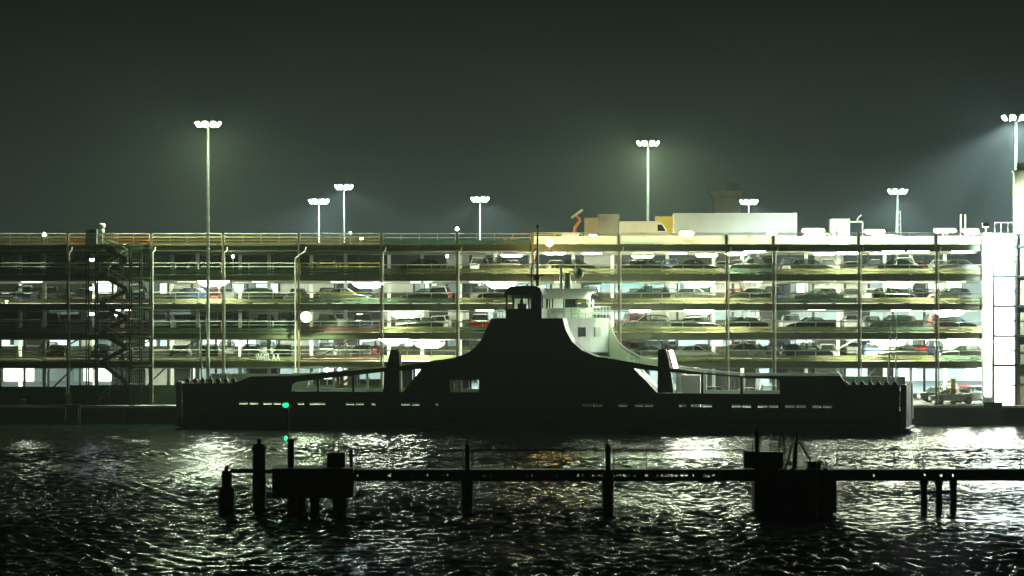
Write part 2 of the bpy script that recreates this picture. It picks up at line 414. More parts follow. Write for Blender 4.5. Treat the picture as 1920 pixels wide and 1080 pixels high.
# sign letters hung on the fourth-from-top floor barrier
cu = bpy.data.curves.new('sign_letters', 'FONT'); cu.body = 'WHITL  A A'; cu.size = .82; cu.extrude = .02; cu.offset = .012; cu.align_x = 'LEFT'; cu.space_character = .85
tmp = bpy.data.objects.new('sign_source', cu); C.objects.link(tmp); bpy.context.view_layer.update()
me = bpy.data.meshes.new_from_object(tmp.evaluated_get(bpy.context.evaluated_depsgraph_get())); bpy.data.objects.remove(tmp)
me.materials.clear(); me.materials.append(E['sign'])
so = bpy.data.objects.new('sign_letters', me); C.objects.link(so); so.parent = g; so.location = (gx(480), -.06, TOP[2] + .14); so.rotation_euler = (R(90), 0, 0); so.scale = (.6, 1, 1)

# ceiling lamps -------------------------------------------------------------
lamp_mesh = {}
def ceiling_lamp_meshes():
    lamp_mesh['h'] = MB().box(-1.1, 1.1, -.2, .2, -.06, 0).mesh('housing', M['galv'])
    lamp_mesh['d'] = MB().prism([(-1.06, -.06), (-.9, -.25), (.9, -.25), (1.06, -.06)], -.17, .17).mesh('diffuser', E['tube'])
    lamp_mesh['F'] = MB().prism([(-1.5, -.06), (-1.25, -.34), (-.8, -.56), (.8, -.56), (1.25, -.34), (1.5, -.06)], -.35, .35).mesh('diffuser', E['tube_front'])
    lamp_mesh['S'] = MB().prism([(-1.5, -.06), (-1.25, -.34), (-.8, -.56), (.8, -.56), (1.25, -.34), (1.5, -.06)], -.35, .35).mesh('diffuser', E['tube_strong'])
    lamp_mesh['s'] = MB().prism([(-1.06, -.06), (-.9, -.25), (.9, -.25), (1.06, -.06)], -.17, .17).mesh('diffuser', E['tube_strong'])
    lamp_mesh['c'] = MB().prism([(-1.06, -.06), (-.9, -.25), (.9, -.25), (1.06, -.06)], -.17, .17).mesh('diffuser', E['tube_cool'])
ceiling_lamp_meshes()
LAMPS = []
F5 = [960, 1040, 1205, 1325, 1380, 1415, 1545, 1590, 1675, 1722, 1805]
for px in F5: LAMPS.append((5, px, 3.2, 'd'))
for px in (1110, 1270, 1650): LAMPS.append((5, px, 14.5, 'd'))
for px in (800,): LAMPS.append((5, px, 15, 'c'))
for px in (400, 940, 1310, 1685): LAMPS.append((4, px, 2.2, 'd'))
for px in (60, 200, 350, 490, 640, 790, 900, 1060, 1220, 1410, 1530, 1640, 1790): LAMPS.append((4, px, 14, 'd'))
for px in (690,): LAMPS.append((4, px, 2.3, 'd'))
for px in (760, 1310, 1780): LAMPS.append((3, px, 2.4, 'd'))
for px in (738, 805, 1665, 1805): LAMPS.append((2, px, 3.0, 'd'))
for px in (230,): LAMPS.append((3, px, 14, 'c'))
for px in (660, 780, 910, 1080, 1200, 1400, 1530, 1690): LAMPS.append((3, px, 14, 'd'))
for px in (70, 210, 340, 480, 610, 660, 780, 930, 1230, 1400, 1640, 1790): LAMPS.append((2, px, 16, 'd'))
for px in (50, 250): LAMPS.append((1, px, 18, 'd'))
for px in (620, 1290, 1420, 1640, 1700, 1800): LAMPS.append((1, px, 9, 'd'))
seen = {}
for (k, px, dy, kind) in LAMPS: seen.setdefault((k, bay_of(px), dy), []).append(px)
for (k, px, dy, kind) in LAMPS:
    b = bay_of(px); grp = sorted(seen[(k, b, dy)])
    pos = '' if len(grp) == 1 else (', left-hand' if px == grp[0] else ', right-hand')
    hang = .28 if dy < 5 else .1
    jt = random.Random(px * 7 + k); hang += jt.uniform(-.18, .42) if dy < 5 else jt.uniform(0, .3)
    Yl = GY0 + dy + jt.uniform(-.9, 1.6)
    kindtxt = 'white tube lamp' if kind == 'd' else 'dim tube lamp'
    where = 'at front of' if dy < 5 else 'deep inside'
    o = thing('ceiling_lamp', f'{kindtxt} {where} {FLN[k]}, {ORD[b]} bay from left{pos}', 'lamp', (X(px, Yl), Yl, TOP[k + 1] - .24 - hang), 0, 'tube lamps under the parking floors')
    for nm, key in (('housing', 'h'), ('diffuser', 'c' if kind == 'c' else ('S' if px > 1150 else 'F') if dy < 5 and k != 5 else ('s' if px > 1000 else 'd'))):
        c = bpy.data.objects.new(nm, lamp_mesh[key]); C.objects.link(c); c.parent = o
    st = MB().box(-.5, -.47, -.02, .02, .0, hang).box(.47, .5, -.02, .02, .0, hang).build('hanger', M['galv'], o)

# cars -----------------------------------------------------------------------
PAINT = {}
for nm, c, rg in (('black', (.012, .013, .014), .25), ('dark grey', (.06, .065, .065), .3), ('white', (.78, .78, .75), .3), ('silver', (.48, .49, .48), .28),
                  ('dark blue', (.02, .03, .08), .25), ('red', (.36, .03, .025), .3)):
    PAINT[nm] = material('car_paint_' + nm.replace(' ', '_'), c, rg, .25 if nm == 'silver' else 0, var=.06)
HEAD = material('headlight_glass', (.7, .7, .68), .1); TAIL = material('taillight_red', (.35, .02, .015), .25)
KINDS = {  # body side profile (x,z), glass profile, cabin half widths
    'saloon': dict(L=2.3, body=[(-2.28, .45), (-2.30, .72), (-2.22, .92), (-1.55, .97), (-.6, .93), (.75, .93), (1.6, .86), (2.12, .74), (2.30, .58), (2.28, .3), (-2.2, .28)],
                   cab=[(-1.62, .95), (-.95, 1.38), (-.3, 1.44), (.35, 1.41), (1.18, .93)], w=.89),
    'hatchback': dict(L=2.05, body=[(-2.02, .45), (-2.05, .8), (-1.95, .98), (-.6, .96), (.7, .96), (1.4, .90), (1.88, .78), (2.05, .6), (2.03, .3), (-1.98, .28)],
                   cab=[(-1.92, .97), (-1.55, 1.42), (-.6, 1.50), (.2, 1.47), (1.05, .95)], w=.87),
    'tall SUV': dict(L=2.3, body=[(-2.25, .5), (-2.3, .95), (-2.22, 1.08), (-.6, 1.06), (.8, 1.06), (1.7, 1.0), (2.2, .88), (2.32, .65), (2.28, .36), (-2.2, .34)],
                   cab=[(-2.15, 1.07), (-1.85, 1.58), (-.8, 1.68), (.25, 1.64), (1.05, 1.05)], w=.93),
}
_mc = {}
def car_meshes(kind, paint):
    key = (kind, paint)
    if key in _mc: return _mc[key]
    d = KINDS[kind]; wv = d['w']
    mb = MB()
    # body shell: four slices across the width, outer ones tucked in
    P = d['body']; n = len(P); zc = .62
    sl = [(-wv, .93), (-wv + .14, 1.0), (wv - .14, 1.0), (wv, .93)]
    vs = [(x * (1 if s == 1 else .985), y, zc + (z - zc) * s) for (y, s) in sl for (x, z) in P]
    fs = [(j * n + i, (j + 1) * n + i, (j + 1) * n + (i + 1) % n, j * n + (i + 1) % n) for j in range(3) for i in range(n)]
    fs += [tuple(range(n)), tuple(range(4 * n - 1, 3 * n - 1, -1))]
    mb.add(vs, fs)
    cab = d['cab']; m = len(cab)
    # roof skin and pillars
    wt = wv - .27
    for i in range(1, m - 2):
        (xa, za), (xb, zb) = cab[i], cab[i + 1]
        mb.add([(xa, -wt, za + .0), (xb, -wt, zb), (xb, wt, zb), (xa, wt, za), (xa, -wt, za + .04), (xb, -wt, zb + .04), (xb, wt, zb + .04), (xa, wt, za + .04)],
               [(0, 3, 2, 1), (4, 5, 6, 7), (0, 1, 5, 4), (1, 2, 6, 5), (2, 3, 7, 6), (3, 0, 4, 7)])
    for s in (-1, 1):
        for i0, i1 in ((0, 1), (m - 1, m - 2)):
            mb.bar((cab[i0][0], s * (wv - .09), cab[i0][1]), (cab[i1][0], s * (wt + .01), cab[i1][1] + .02), .07, .06, (0, 1, 0))
        xm = -.2; mb.bar((xm, s * (wv - .08), .95), (xm, s * (wt + .01), cab[2][1]), .06, .06, (0, 1, 0))
        mb.box(.85, 1.05, s * wv, s * (wv + .16), .98, 1.1)
    gl = MB()
    lo = [(x, wv - .1 if z < 1.1 else wt, z) for x, z in cab]
    vs = [(x, -y, z) for x, y, z in lo] + [(x, y, z) for x, y, z in lo]
    gl.add(vs, [tuple(range(m)), tuple(range(2 * m - 1, m - 1, -1))] + [(i, m + i, m + (i + 1) % m, (i + 1) % m) for i in range(m)])
    wh = MB().tube((0, -.1, 0), (0, .1, 0), .32, n=16)
    ri = MB().tube((0, -.115, 0), (0, .115, 0), .2, n=12)
    hl = MB().box(-.06, .08, -.17, .17, -.07, .07); tl = MB().box(-.05, .06, -.15, .15, -.08, .08)
    _mc[key] = dict(body=mb.mesh('body', PAINT[paint]), window=gl.mesh('window', M['car_glass']), wheel=wh.mesh('wheel', M['tyre']), rim=ri.mesh('rim', M['rim']),
                    headlight=hl.mesh('headlight', HEAD), taillight=tl.mesh('taillight', TAIL))
    return _mc[key]
def link(name, me, parent, loc=(0, 0, 0)):
    o = bpy.data.objects.new(name, me); C.objects.link(o); o.parent = parent; o.location = loc; return o
_proto = {}
def car(kind, paint, loc, rz, label, group, full):
    key = (kind, paint, full)
    if key not in _proto:
        t = thing('parked_car', label, 'car', loc, rz, group); me = car_meshes(kind, paint); Lh = KINDS[kind]['L']; wv = KINDS[kind]['w']
        link('body', me['body'], t); link('window', me['window'], t)
        if full:
            for sx in (-1, 1):
                for sy in (-1, 1):
                    wo = link('wheel', me['wheel'], t, (sx * Lh * .6, sy * (wv - .1), .32)); link('rim', me['rim'], wo)
            for sy in (-1, 1):
                link('headlight', me['headlight'], t, (Lh * .965, sy * (wv - .25), .68)); link('taillight', me['taillight'], t, (-Lh * .975, sy * (wv - .22), .8))
        _proto[key] = t
        return t
    src = _proto[key]
    r = src.copy(); C.objects.link(r); r.location = loc; r.rotation_euler = (0, 0, rz); r['label'] = label; r['group'] = group
    for ch in list(src.children):
        c = ch.copy(); C.objects.link(c); c.parent = r
        for gch in ch.children:
            d = gch.copy(); C.objects.link(d); d.parent = c
    return r
rng = random.Random(21)
def hidden_by_ferry(k, px):
    if k == 1: return px < 1745
    if k == 2: return 735 < px < 1180
    if k == 3: return 905 < px < 1130
    if k == 4: return 950 < px < 1010
    return False
FRONT = {5: (715, 1843), 4: (300, 1843), 3: (715, 1843), 2: (560, 1843), 1: (1745, 1843)}
plan = []
for k in (5, 4, 3, 2, 1):
    for i in range(1, len(EDG) - 1):
        a, b = EDG[i], EDG[i + 1]
        xa, xb = gx(a) + .5, gx(b) - .4
        n = 1 if xb - xa < 7.6 else 2
        cars = []
        for j in range(n):
            xc = xa + (xb - xa) * (j + .5) / n + rng.uniform(-.5, .5) * (1.6 if n == 1 else .3)
            px = 960 + xc / GY0 * FPX
            if not (FRONT[k][0] <= px - 30 and px + 20 <= FRONT[k][1]) or hidden_by_ferry(k, px): continue
            if k == 2 and px < 715 and rng.random() < .5: continue
            cars.append((xc, px))
        plan.append((k, i, 'front row', 2.3, cars))
        # second row, nose-in
        m = max(2, int((xb - xa) / 2.7)); c2 = []
        for j in range(m):
            xc = xa + (xb - xa) * (j + .5) / m
            px = 960 + xc / (GY0 + 9) * FPX
            if rng.random() < .22 or hidden_by_ferry(k, px): continue
            if k in (5, 3) and px < 560: continue
            if k == 1 and px < 1280: continue
            c2.append((xc, px))
        plan.append((k, i, 'second row', 8.3, c2[:3]))
        c3 = []
        for j in range(m):
            xc = xa + (xb - xa) * (j + .5) / m + rng.uniform(-.2, .2); px = 960 + xc / (GY0 + 28) * FPX
            if rng.random() < .38 or hidden_by_ferry(k, px) or k == 1: continue
            c3.append((xc, px))
        plan.append((k, i, 'back row', 28.3, c3[:3]))
POS = {1: [''], 2: [', left-hand', ', right-hand'], 3: [', left-hand', ', middle', ', right-hand']}
for (k, i, row, dy, cars) in plan:
    for j, (xc, px) in enumerate(cars):
        kind = rng.choice(['saloon', 'saloon', 'hatchback', 'tall SUV'])
        paint = rng.choice(['black', 'dark grey', 'dark grey', 'white', 'silver', 'silver', 'dark blue', 'red'] if row != 'front row' else ['black', 'dark grey', 'silver', 'dark blue', 'white', 'silver', 'dark grey'])
        if px > 1450 and rng.random() < .5: paint = rng.choice(['white', 'silver'])
        rz = (rng.choice([0, math.pi]) + rng.uniform(-.03, .03)) if row == 'front row' else rng.choice([R(90), R(-90)])
        lab = f'{paint} {kind} in {row} of {FLN[k]}, {ORD[i]} bay from left{POS[len(cars)][j]}'
        ws = lab.split()
        if len(ws) > 16: lab = lab.replace(' from left', '')
        car(kind, paint, (xc, GY0 + dy + rng.uniform(-.2, .2), TOP[k] + .012), rz, lab, 'cars parked on the parking floors', row == 'front row')

for px, Y_, kd, pt, rz_, lab in ((1766, 332.2, 'saloon', 'silver', 0.06, 'silver saloon on the ground floor left of the tall yellow guard'), (1822, 332.0, 'hatchback', 'white', math.pi, 'white hatchback on the ground floor right of the tall yellow guard'),
        (1776, 337.5, 'tall SUV', 'white', R(90), 'white tall SUV behind the silver saloon on the ground floor'), (1808, 337.8, 'saloon', 'red', R(90), 'red saloon deep on the ground floor behind the tall yellow guard'),
        (1832, 337.6, 'saloon', 'silver', R(90), 'silver saloon deep on the ground floor beside the white tower'), (1345, 331.0, 'hatchback', 'silver', 0, 'silver hatchback seen through the middle screen opening of the ferry'),
        (1407, 329.6, 'saloon', 'white', 0, 'white saloon seen through the last screen opening of the ferry'), (1442, 331.5, 'tall SUV', 'dark grey', R(90), 'dark grey SUV nose-in seen through the last ferry screen opening')):
    car(kd, pt, (X(px, Y_), Y_, QZ + .012), rz_, lab, 'cars parked on the parking floors', True)
# ------------------------------------------------------------------ open steel stair tower on the left
SY = 322.95
st = thing('stair_tower', 'open steel zigzag stair tower with caged landings on the parking facade', 'stair tower', (0, SY, 0))
sx = lambda px: X(px, SY)
for px in (162, 179, 243, 262, 281):
    for yy in (0, 1.75):
        MB().box(sx(px) - .07, sx(px) + .07, yy - .07, yy + .07, QZ, 16.9 if px != 162 else 18.3).build('post', M['stair_steel'], st)
lev = [QZ] + [TOP[k] for k in (2, 3, 4, 5, 6)]
for a, b in zip(lev[:-1], lev[1:]):
    zm = (a + b) / 2
    for (p, q, yy) in (((186, b), (238, zm), .35), ((238, zm), (186, a), 1.2)):
        P0, P1 = Vector((sx(p[0]), yy, p[1])), Vector((sx(q[0]), yy, q[1]))
        f = MB(); 
        for dy in (-.38, .38): f.bar(P0 + Vector((0, dy, 0)), P1 + Vector((0, dy, 0)), .06, .34)
        fl = f.build('stringer', M['stair_steel'], st)
        n = 9; tr = MB()
        for j in range(n):
            c = P0.lerp(P1, (j + .5) / n); tr.box(c.x - .14, c.x + .14, yy - .36, yy + .36, c.z - .02, c.z + .02)
        tr.build('tread', M['stair_grating'], fl)
        h = MB(); up = Vector((0, -.42, 1.0))
        h.tube(P0 + up, P1 + up, .03); h.tube(P0 + up * .55, P1 + up * .55, .02)
        for j in range(4):
            c = P0.lerp(P1, j / 3); h.tube(c + Vector((0, -.42, 0)), c + up, .02)
        h.build('handrail', M['stair_grating'], fl)
    MB().box(sx(238), sx(262), -.05, 1.8, zm - .09, zm - .02).build('landing', M['stair_grating'], st)
    MB().box(sx(162), sx(186), -.05, 1.8, b - .09, b - .02).build('landing', M['stair_grating'], st)
    pn = MB()
    x0, x1 = sx(248), sx(268)
    for j in range(6): pn.box(x0 + (x1 - x0) * j / 5 - .035, x0 + (x1 - x0) * j / 5 + .035, -.18, -.12, zm + .0, zm + 1.1)
    for zz in (0, .35, .7, 1.07): pn.box(x0, x1, -.115, -.09, zm + zz, zm + zz + .09)
    pn.build('cage_panel', M['cage_pale'], st)
    MB().box(x0, sx(283), -.3, .0, b - .42, b - .26).build('sign_panel', M['cage_pale'], st)
for py, w_ in ((487, 'topmost'), (541, 'middle'), (589, 'lowest')):
    tl_ = thing('stair_lamp', f'{w_} of three small bluish lamps on the stair tower', 'lamp', (sx(172), SY + .1, Z(py, SY)), 0, 'bluish stair lamps')
    MB().box(-.22, .22, -.02, .12, -.13, .13).build('housing', M['galv'], tl_)
    MB().box(-.19, .19, -.06, -.024, -.1, .1).build('lens', E['stair'], tl_)
pl = MB().box(sx(158), sx(232), -.3, 1.9, 16.95, 17.03).build('top_platform', M['stair_grating'], st)
cg = MB()
for x0p, x1p in ((163, 181), (184, 214)):
    a, b = sx(x0p), sx(x1p); n = 7
    for j in range(n + 1): cg.box(a + (b - a) * j / n - .025, a + (b - a) * j / n + .025, -.3, -.25, 17.03, 18.05)
    for zz in (17.1, 17.55, 18.0): cg.box(a, b, -.345, -.305, zz, zz + .06)
cg.build('platform_cage', M['cage_pale'], pl)
MB().box(sx(161), sx(180), .2, 1.4, 17.05, 18.4).build('switch_cabinet', M['door_dark'], st)
t = thing('camera_mast', 'white camera unit on a short mast above the stair tower', 'camera mast', (sx(191), SY + .2, 17.03))
MB().tube((0, 0, 0), (0, 0, 1.0), .09).build('pole', M['white_paint'], t)
MB().lathe([(.16, .95), (.24, 1.0), (.24, 1.35), (.15, 1.42), (.15, 1.5), (.3, 1.54), (.3, 1.9), (.1, 1.96)], 12).build('camera_head', M['van_white'], t)

# ------------------------------------------------------------------ bright clad stair tower on the right
TYF = 322.9
tw = thing('lift_tower', 'brightly lit white clad stair tower at the right end of the parking deck', 'tower', (0, TYF, 0))
tx = lambda px: X(px, TYF)
MB().box(tx(1843), tx(1861), 0, .9, QZ, 18.05).build('corner_pillar', M['cladding'], tw)
MB().box(tx(1866), 56, 1.0, 7, QZ, 17.9).build('core', M['cladding'], tw)
zl = [QZ] + [Z(y, TYF) for y in (685, 630, 574, 518, 462)] + [17.95]
for j, (a, b) in enumerate(zip(zl[:-1], zl[1:])):
    for (p0, p1) in ((1865, 1903), (1907, 1946), (1950, 1990)):
        MB().box(tx(p0) + .05, tx(p1) - .05, .25, .33, a + .09, b - .07).build('glow_cladding', E['glow_cladding'], tw)  # wall brightness put in as glow, strong enough to show in the water
    fr = MB().box(tx(1863), 56, .02, .44, b - .12, b + .1)
    for px in (1863.5, 1905, 1948): fr.box(tx(px) - .09, tx(px) + .09, -.06, .0195, a, b)
    fr.box(tx(1893), tx(1903), .12, .2, (a + b) / 2 - .08, (a + b) / 2 + .08)
    fr.build('floor_band', M['post_dark'], tw)
MB().box(tx(1846), tx(1858), -.06, -.01, 2.6, 17.8).build('glow_cladding', E['glow_cladding'], tw)  # pillar face glows in place of light falling on it
rt = MB()
for px in (1868, 1880, 1893): rt.tube((tx(px), 1, 17.9), (tx(px), 1, 19.1), .04)
rt.tube((tx(1868), 1, 19.05), (tx(1910), 1, 19.05), .04).build('roof_rail', M['galv'], tw)
MB().box(tx(1843), tx(1878), -.55, -.08, QZ - .9, QZ + .32).build('base_block', M['wall_dark'], tw)
af = MB().bar((tx(1850), .3, 17.9), (tx(1841), -2.4, 18.75), .1, .1).box(tx(1841) - .3, tx(1841) + .3, -2.7, -2.3, 18.6, 18.95).build('added_arm_light', M['galv'], tw)  # arm and head added to give the tower spot a housing
MB().box(tx(1841) - .26, tx(1841) + .26, -2.66, -2.34, 18.56, 18.597).build('lens', E['roof'], af)
lamp('tower_fill_beam', 'SPOT', (tx(1841), -2.5, 18.12), 26000, COOL, tw, .2, None, 150, .6).rotation_euler = Vector((.9, .42, -.3)).to_track_quat('-Z', 'Y').to_euler()  # added spot that brightens the tower front and the crane column

cc = thing('crane_column', 'beige steel crane column rising beside the white tower at the right edge', 'crane', (X(1926, 321.4), 323.6, QZ))
hh = Z(322, 321) - QZ
MB().box(-.95, .95, -.5, .5, 0, hh).build('column', M['crane_beige'], cc)
MB().box(-1.05, 1.05, -.6, .6, hh, hh + .2).box(-.7, .9, -.45, .45, hh + .2, hh + .9).build('head', M['crane_beige'], cc)
fl = MB()
for zz in range(2, int(hh), 3): fl.box(-1.0, 1.0, -.54, .54, zz, zz + .12)
fl.build('flange', M['tower_tan'], cc)

# ------------------------------------------------------------------ floodlight masts
def mast(px, py, Y, r0, label, em, col, P, heads=6, span=1.05, zb=QZ, aim=None, cone=140, group='floodlight masts of the car terminal'):
    zt = Z(py, Y)
    t = thing('floodlight_mast', label, 'floodlight', (X(px, Y), Y, zb), 0, group)
    h = zt - zb
    MB().tube((0, 0, 0), (0, 0, h + .3), r0, r0 * .55, 12).tube((0, 0, 0), (0, 0, .5), r0 * 1.5, r0 * 1.5, 12).build('pole', M['galv'], t)
    MB().lathe([(span * .72, h - .05), (span * .78, h + .02), (span * .72, h + .09), (span * .62, h + .02)], 24).bar((-span * .7, 0, h), (span * .7, 0, h), .08, .08).bar((0, -span * .7, h), (0, span * .7, h), .08, .08).build('head_ring', M['galv'], t)
    for k in range(heads):
        a = 2 * math.pi * (k + .5) / heads
        o = MB().box(-.31, .31, -.1, .14, -.3, .3).build('floodlight', M['galv'], t)
        o.location = (span * math.cos(a), span * math.sin(a), h - .02); o.rotation_euler = (R(34), 0, a + R(90))
        MB().tube((0, -.14, 0), (0, -.104, 0), .29, n=14).build('lens', em, o)
    for k, (dx, dy, *cn) in enumerate(aim or [(0, 0)]):
        l = lamp('flood_beam', 'SPOT', (0, 0, h - .35), P / len(aim or [0]), col, t, .3, None, cn[0] if cn else cone, .5)
        v = Vector((dx, dy, -1)); l.rotation_euler = v.to_track_quat('-Z', 'Y').to_euler()
    return t
mast(390, 232, 323.4, .19, 'tall floodlight mast standing on the quay in front of the left parking bays', E['flood_green'], GREEN, 70000, 9, 1.0, aim=[(.5, .1), (-.5, .1)])
mast(1215, 268, 360, .19, 'tall greenish floodlight mast rising behind the roof between white van and yellow box', E['flood_strong'], GREEN, 160000, 8, .95, aim=[(.6, -.3), (-.6, -.3)])
mast(598, 377, 379, .13, 'shortest floodlight mast, left one of the close pair behind the roof', E['flood_cool'], COOL, 120000, 8, .9, aim=[(0, .3), (-1.5, 0, 50)], cone=105)
mast(645, 350, 372, .15, 'bluish floodlight mast, right and taller one of the close pair behind the roof', E['flood_cool'], COOL, 180000, 8, .75, aim=[(1.3, .3, 55), (-.5, .2)], cone=105)
mast(900, 373, 374, .15, 'bluish floodlight mast standing alone behind the roof left of the ferry mast', E['flood_cool'], COOL, 180000, 8, .75, aim=[(-1.5, .3, 55), (.6, .3)], cone=105)
mast(1404, 378, 378, .13, 'floodlight mast standing behind the large white box trailer on the roof', E['flood_cool'], COOL, 200000, 8, .75, aim=[(.6, .3), (-.6, .2)], cone=105)
mast(1683, 358, 376, .14, 'bluish floodlight mast above the right roof, next to a lattice pole', E['flood_cool'], COOL, 330000, 8, .85, aim=[(1.3, .2, 50), (-1.3, .2, 50), (0, .2, 110)], cone=105)
mast(1905, 220, 331, .24, 'tallest thick floodlight mast with side lamps at the right edge of the picture', E['flood_right'], COOL, 1100000, 8, 1.15, aim=[(-1.05, .1, 42), (-.4, .1, 110), (.4, -.2)], cone=100)

# star-like lamp on the facade
t = thing('facade_floodlight', 'dazzling white floodlight bracketed to the fifth facade post above the ferry ramp', 'floodlight', (X(574, 324.2), 324.2, Z(594, 324.2)))
MB().tube((0, -.1, 0), (0, .25, 0), .55, .35, 16).build('housing', M['galv'], t)
MB().tube((0, -.14, 0), (0, -.105, 0), .42, n=18).build('lens', E['flood_green'], t)
MB().bar((-.3, .1, 0), (-.75, .6, 0), .08, .08).build('bracket', M['galv'], t)
lamp('facade_beam', 'SPOT', (0, -.3, 0), 9000, GREEN, t, .2, None, 150, .5).rotation_euler = (R(60), 0, 0)

def small_lamp(px, py, Y, zbase, label, em, s=.16, name='roof_lamp', cat='lamp', grp='small lamps along the roof'):
    z = Z(py, Y)
    t = thing(name, label, cat, (X(px, Y), Y, zbase), 0, grp)
    MB().tube((0, 0, 0), (0, 0, z - zbase - .1), .045).build('pole', M['galv'], t)
    MB().lathe([(.05, z - zbase - s * .9), (s * .9, z - zbase - s * .5), (s, z - zbase), (s * .7, z - zbase + s * .6), (.03, z - zbase + s)], 10).build('lamp_globe', em, t)
    return t
small_lamp(83, 440, 350, 16.95, 'small white roof lamp left of the stair tower', E['small'], .2)
small_lamp(657, 437, 340, 16.95, 'small dim roof lamp beside the base of the taller paired mast', E['small'], .12)
small_lamp(678, 447, 335, 16.95, 'small low roof lamp just right of the paired masts', E['small'], .16)
small_lamp(857, 429, 324.9, 18.25, 'small lamp capping the seventh roof post, left of the lone mast', E['small'], .17)
small_lamp(1030, 455, 322.2, 16.4, 'orange glaring lamp on the roof edge above the ferry mast', E['warm'], .36)
def roof_flood(px, py, lab, wd):
    z = Z(py, 328) - RZ_; t = thing('roof_floodlight', lab, 'floodlight', (X(px, 328), 328, RZ_), 0, 'wide lamps along the right roof')
    MB().tube((-.2, 0, 0), (-.2, 0, z - .3), .05).tube((.2, 0, 0), (.2, 0, z - .3), .05).bar((-wd, 0, z + .06), (wd, 0, z + .06), .5, .1).build('frame', M['galv'], t)
    MB().prism([(-wd * .7, z - .42), (wd * .7, z - .42), (wd, z - .2), (wd * .8, z), (-wd * .8, z), (-wd, z - .2)], -.2, .2).build('lens', E['warm_roof' if px in (1287, 1112, 1447) else 'roof'], t)
RZ_ = 16.96
for px, py, lab, wd in ((1525, 429, 'wide bright lamp on the roof, first right of the white box trailer', 1.1), (1640, 431, 'wide bright lamp on the roof left of the lattice pole', 1.0),
                (1772, 429, 'wide bright lamp on the roof left of the twin vent pipes', 1.1), (1820, 430, 'wide bright lamp on the roof beside the white tower', .8), (1447, 433, 'added wide lamp low before the right end of the box trailer', .5),  # lamp before the trailer's right end is added to brighten the trailer
                (1287, 434, 'wide lamp low before the left end of the box trailer', .7), (1112, 440, 'wide lamp low before the narrow tan box unit', .4)):
    roof_flood(px, py, lab, wd)
small_lamp(437, 481, 334, 14.12, 'small white lamp on a post inside the top covered floor, left half', E['small'], .13, grp='small lamps inside the deck')
small_lamp(838, 480, 334, 14.12, 'small white lamp on a post inside the top covered floor beside a car', E['small'], .13, grp='small lamps inside the deck')
small_lamp(12, 566, 328, 11.33, 'small white lamp at the far left behind the guard rail', E['small'], .16, grp='small lamps inside the deck')
small_lamp(218, 589, 329, 8.58, 'small white lamp glowing behind the stair tower', E['small'], .16, grp='small lamps inside the deck')
for px, em in ((613, 'small'), (637, 'tube_cool')):
    small_lamp(px, 694, 327, QZ, ('white' if em == 'small' else 'bluish') + ' low lamp glowing on the ground floor left of the ferry pillar', E[em], .2, grp='small lamps inside the deck')

# ------------------------------------------------------------------ things on the roof and behind
RZ = 16.96
def rbox(px0, px1, py0, Y, depth): return X(px0, Y), X(px1, Y), Z(py0, Y)
tr = thing('box_trailer', 'large white box trailer parked lengthwise on the roof of the parking deck', 'trailer', (X(1377, 340), 340, RZ))
hl = X(1492, 340) - X(1377, 340); zt = Z(401, 340) - RZ
b = MB().box(-hl, hl, -1.25, 1.25, 1.05, zt)
for k in range(1, 12): b.box(-hl + k * 2 * hl / 12 - .015, -hl + k * 2 * hl / 12 + .015, -1.262, -1.251, 1.15, zt - .1)
b.build('box_body', M['trailer'], tr)
MB().box(hl - .35, hl + .03, -1.3, 1.3, .95, zt + .08).box(-hl - .03, hl - .36, -1.28, -1.2, zt - .06, zt + .05).build('end_frame', M['white_paint'], tr)
MB().box(-hl + .5, hl - .2, -.5, .5, .8, 1.04).box(-hl + 1, -hl + 1.2, -.9, -.7, 0, .8).build('chassis', M['post_dark'], tr)
for xx in (hl - 3.6, hl - 2.3, hl - 1.0):
    for yy in (-1.1, 1.1): MB().tube((xx, yy - .16, .48), (xx, yy + .16, .48), .48, n=16).build('wheel', M['tyre'], tr)
def van(px0, px1, py, Y, label, mat, group=None, rz=0):
    xm = (X(px0, Y) + X(px1, Y)) / 2; h = Z(py, Y) - RZ; l = (X(px1, Y) - X(px0, Y)) / 2
    t = thing('panel_van', label, 'van', (xm, Y, RZ), rz, group)
    MB().prism([(-l, .35), (-l, h - .1), (-l + .1, h), (l * .45, h), (l * .7, h * .92), (l * .88, h * .55), (l, h * .48), (l, .35)], -.95, .95).build('body', mat, t, .05)
    MB().prism([(l * .5, h * .6), (l * .5, h * .86), (l * .66, h * .86), (l * .82, h * .6)], -.97, .97).build('window', M['glass_dark'], t)
    for xx in (-l * .6, l * .6):
        for yy in (-.85, .85): MB().tube((xx, yy - .11, .34), (xx, yy + .11, .34), .34, n=14).build('wheel', M['tyre'], t)
van(1161, 1256, 415, 333, 'white panel van on the roof, between tall grey box and yellow box', M['van_white'])
van(1052, 1096, 437, 331, 'small white van at the left end of the roof boxes', M['van_white'])
van(1505, 1560, 436, 334, 'white van under the first roof lamp right of the trailer', M['van_white'])
van(1640, 1685, 440, 334, 'low white van beside the lattice pole on the right roof', M['van_white'])
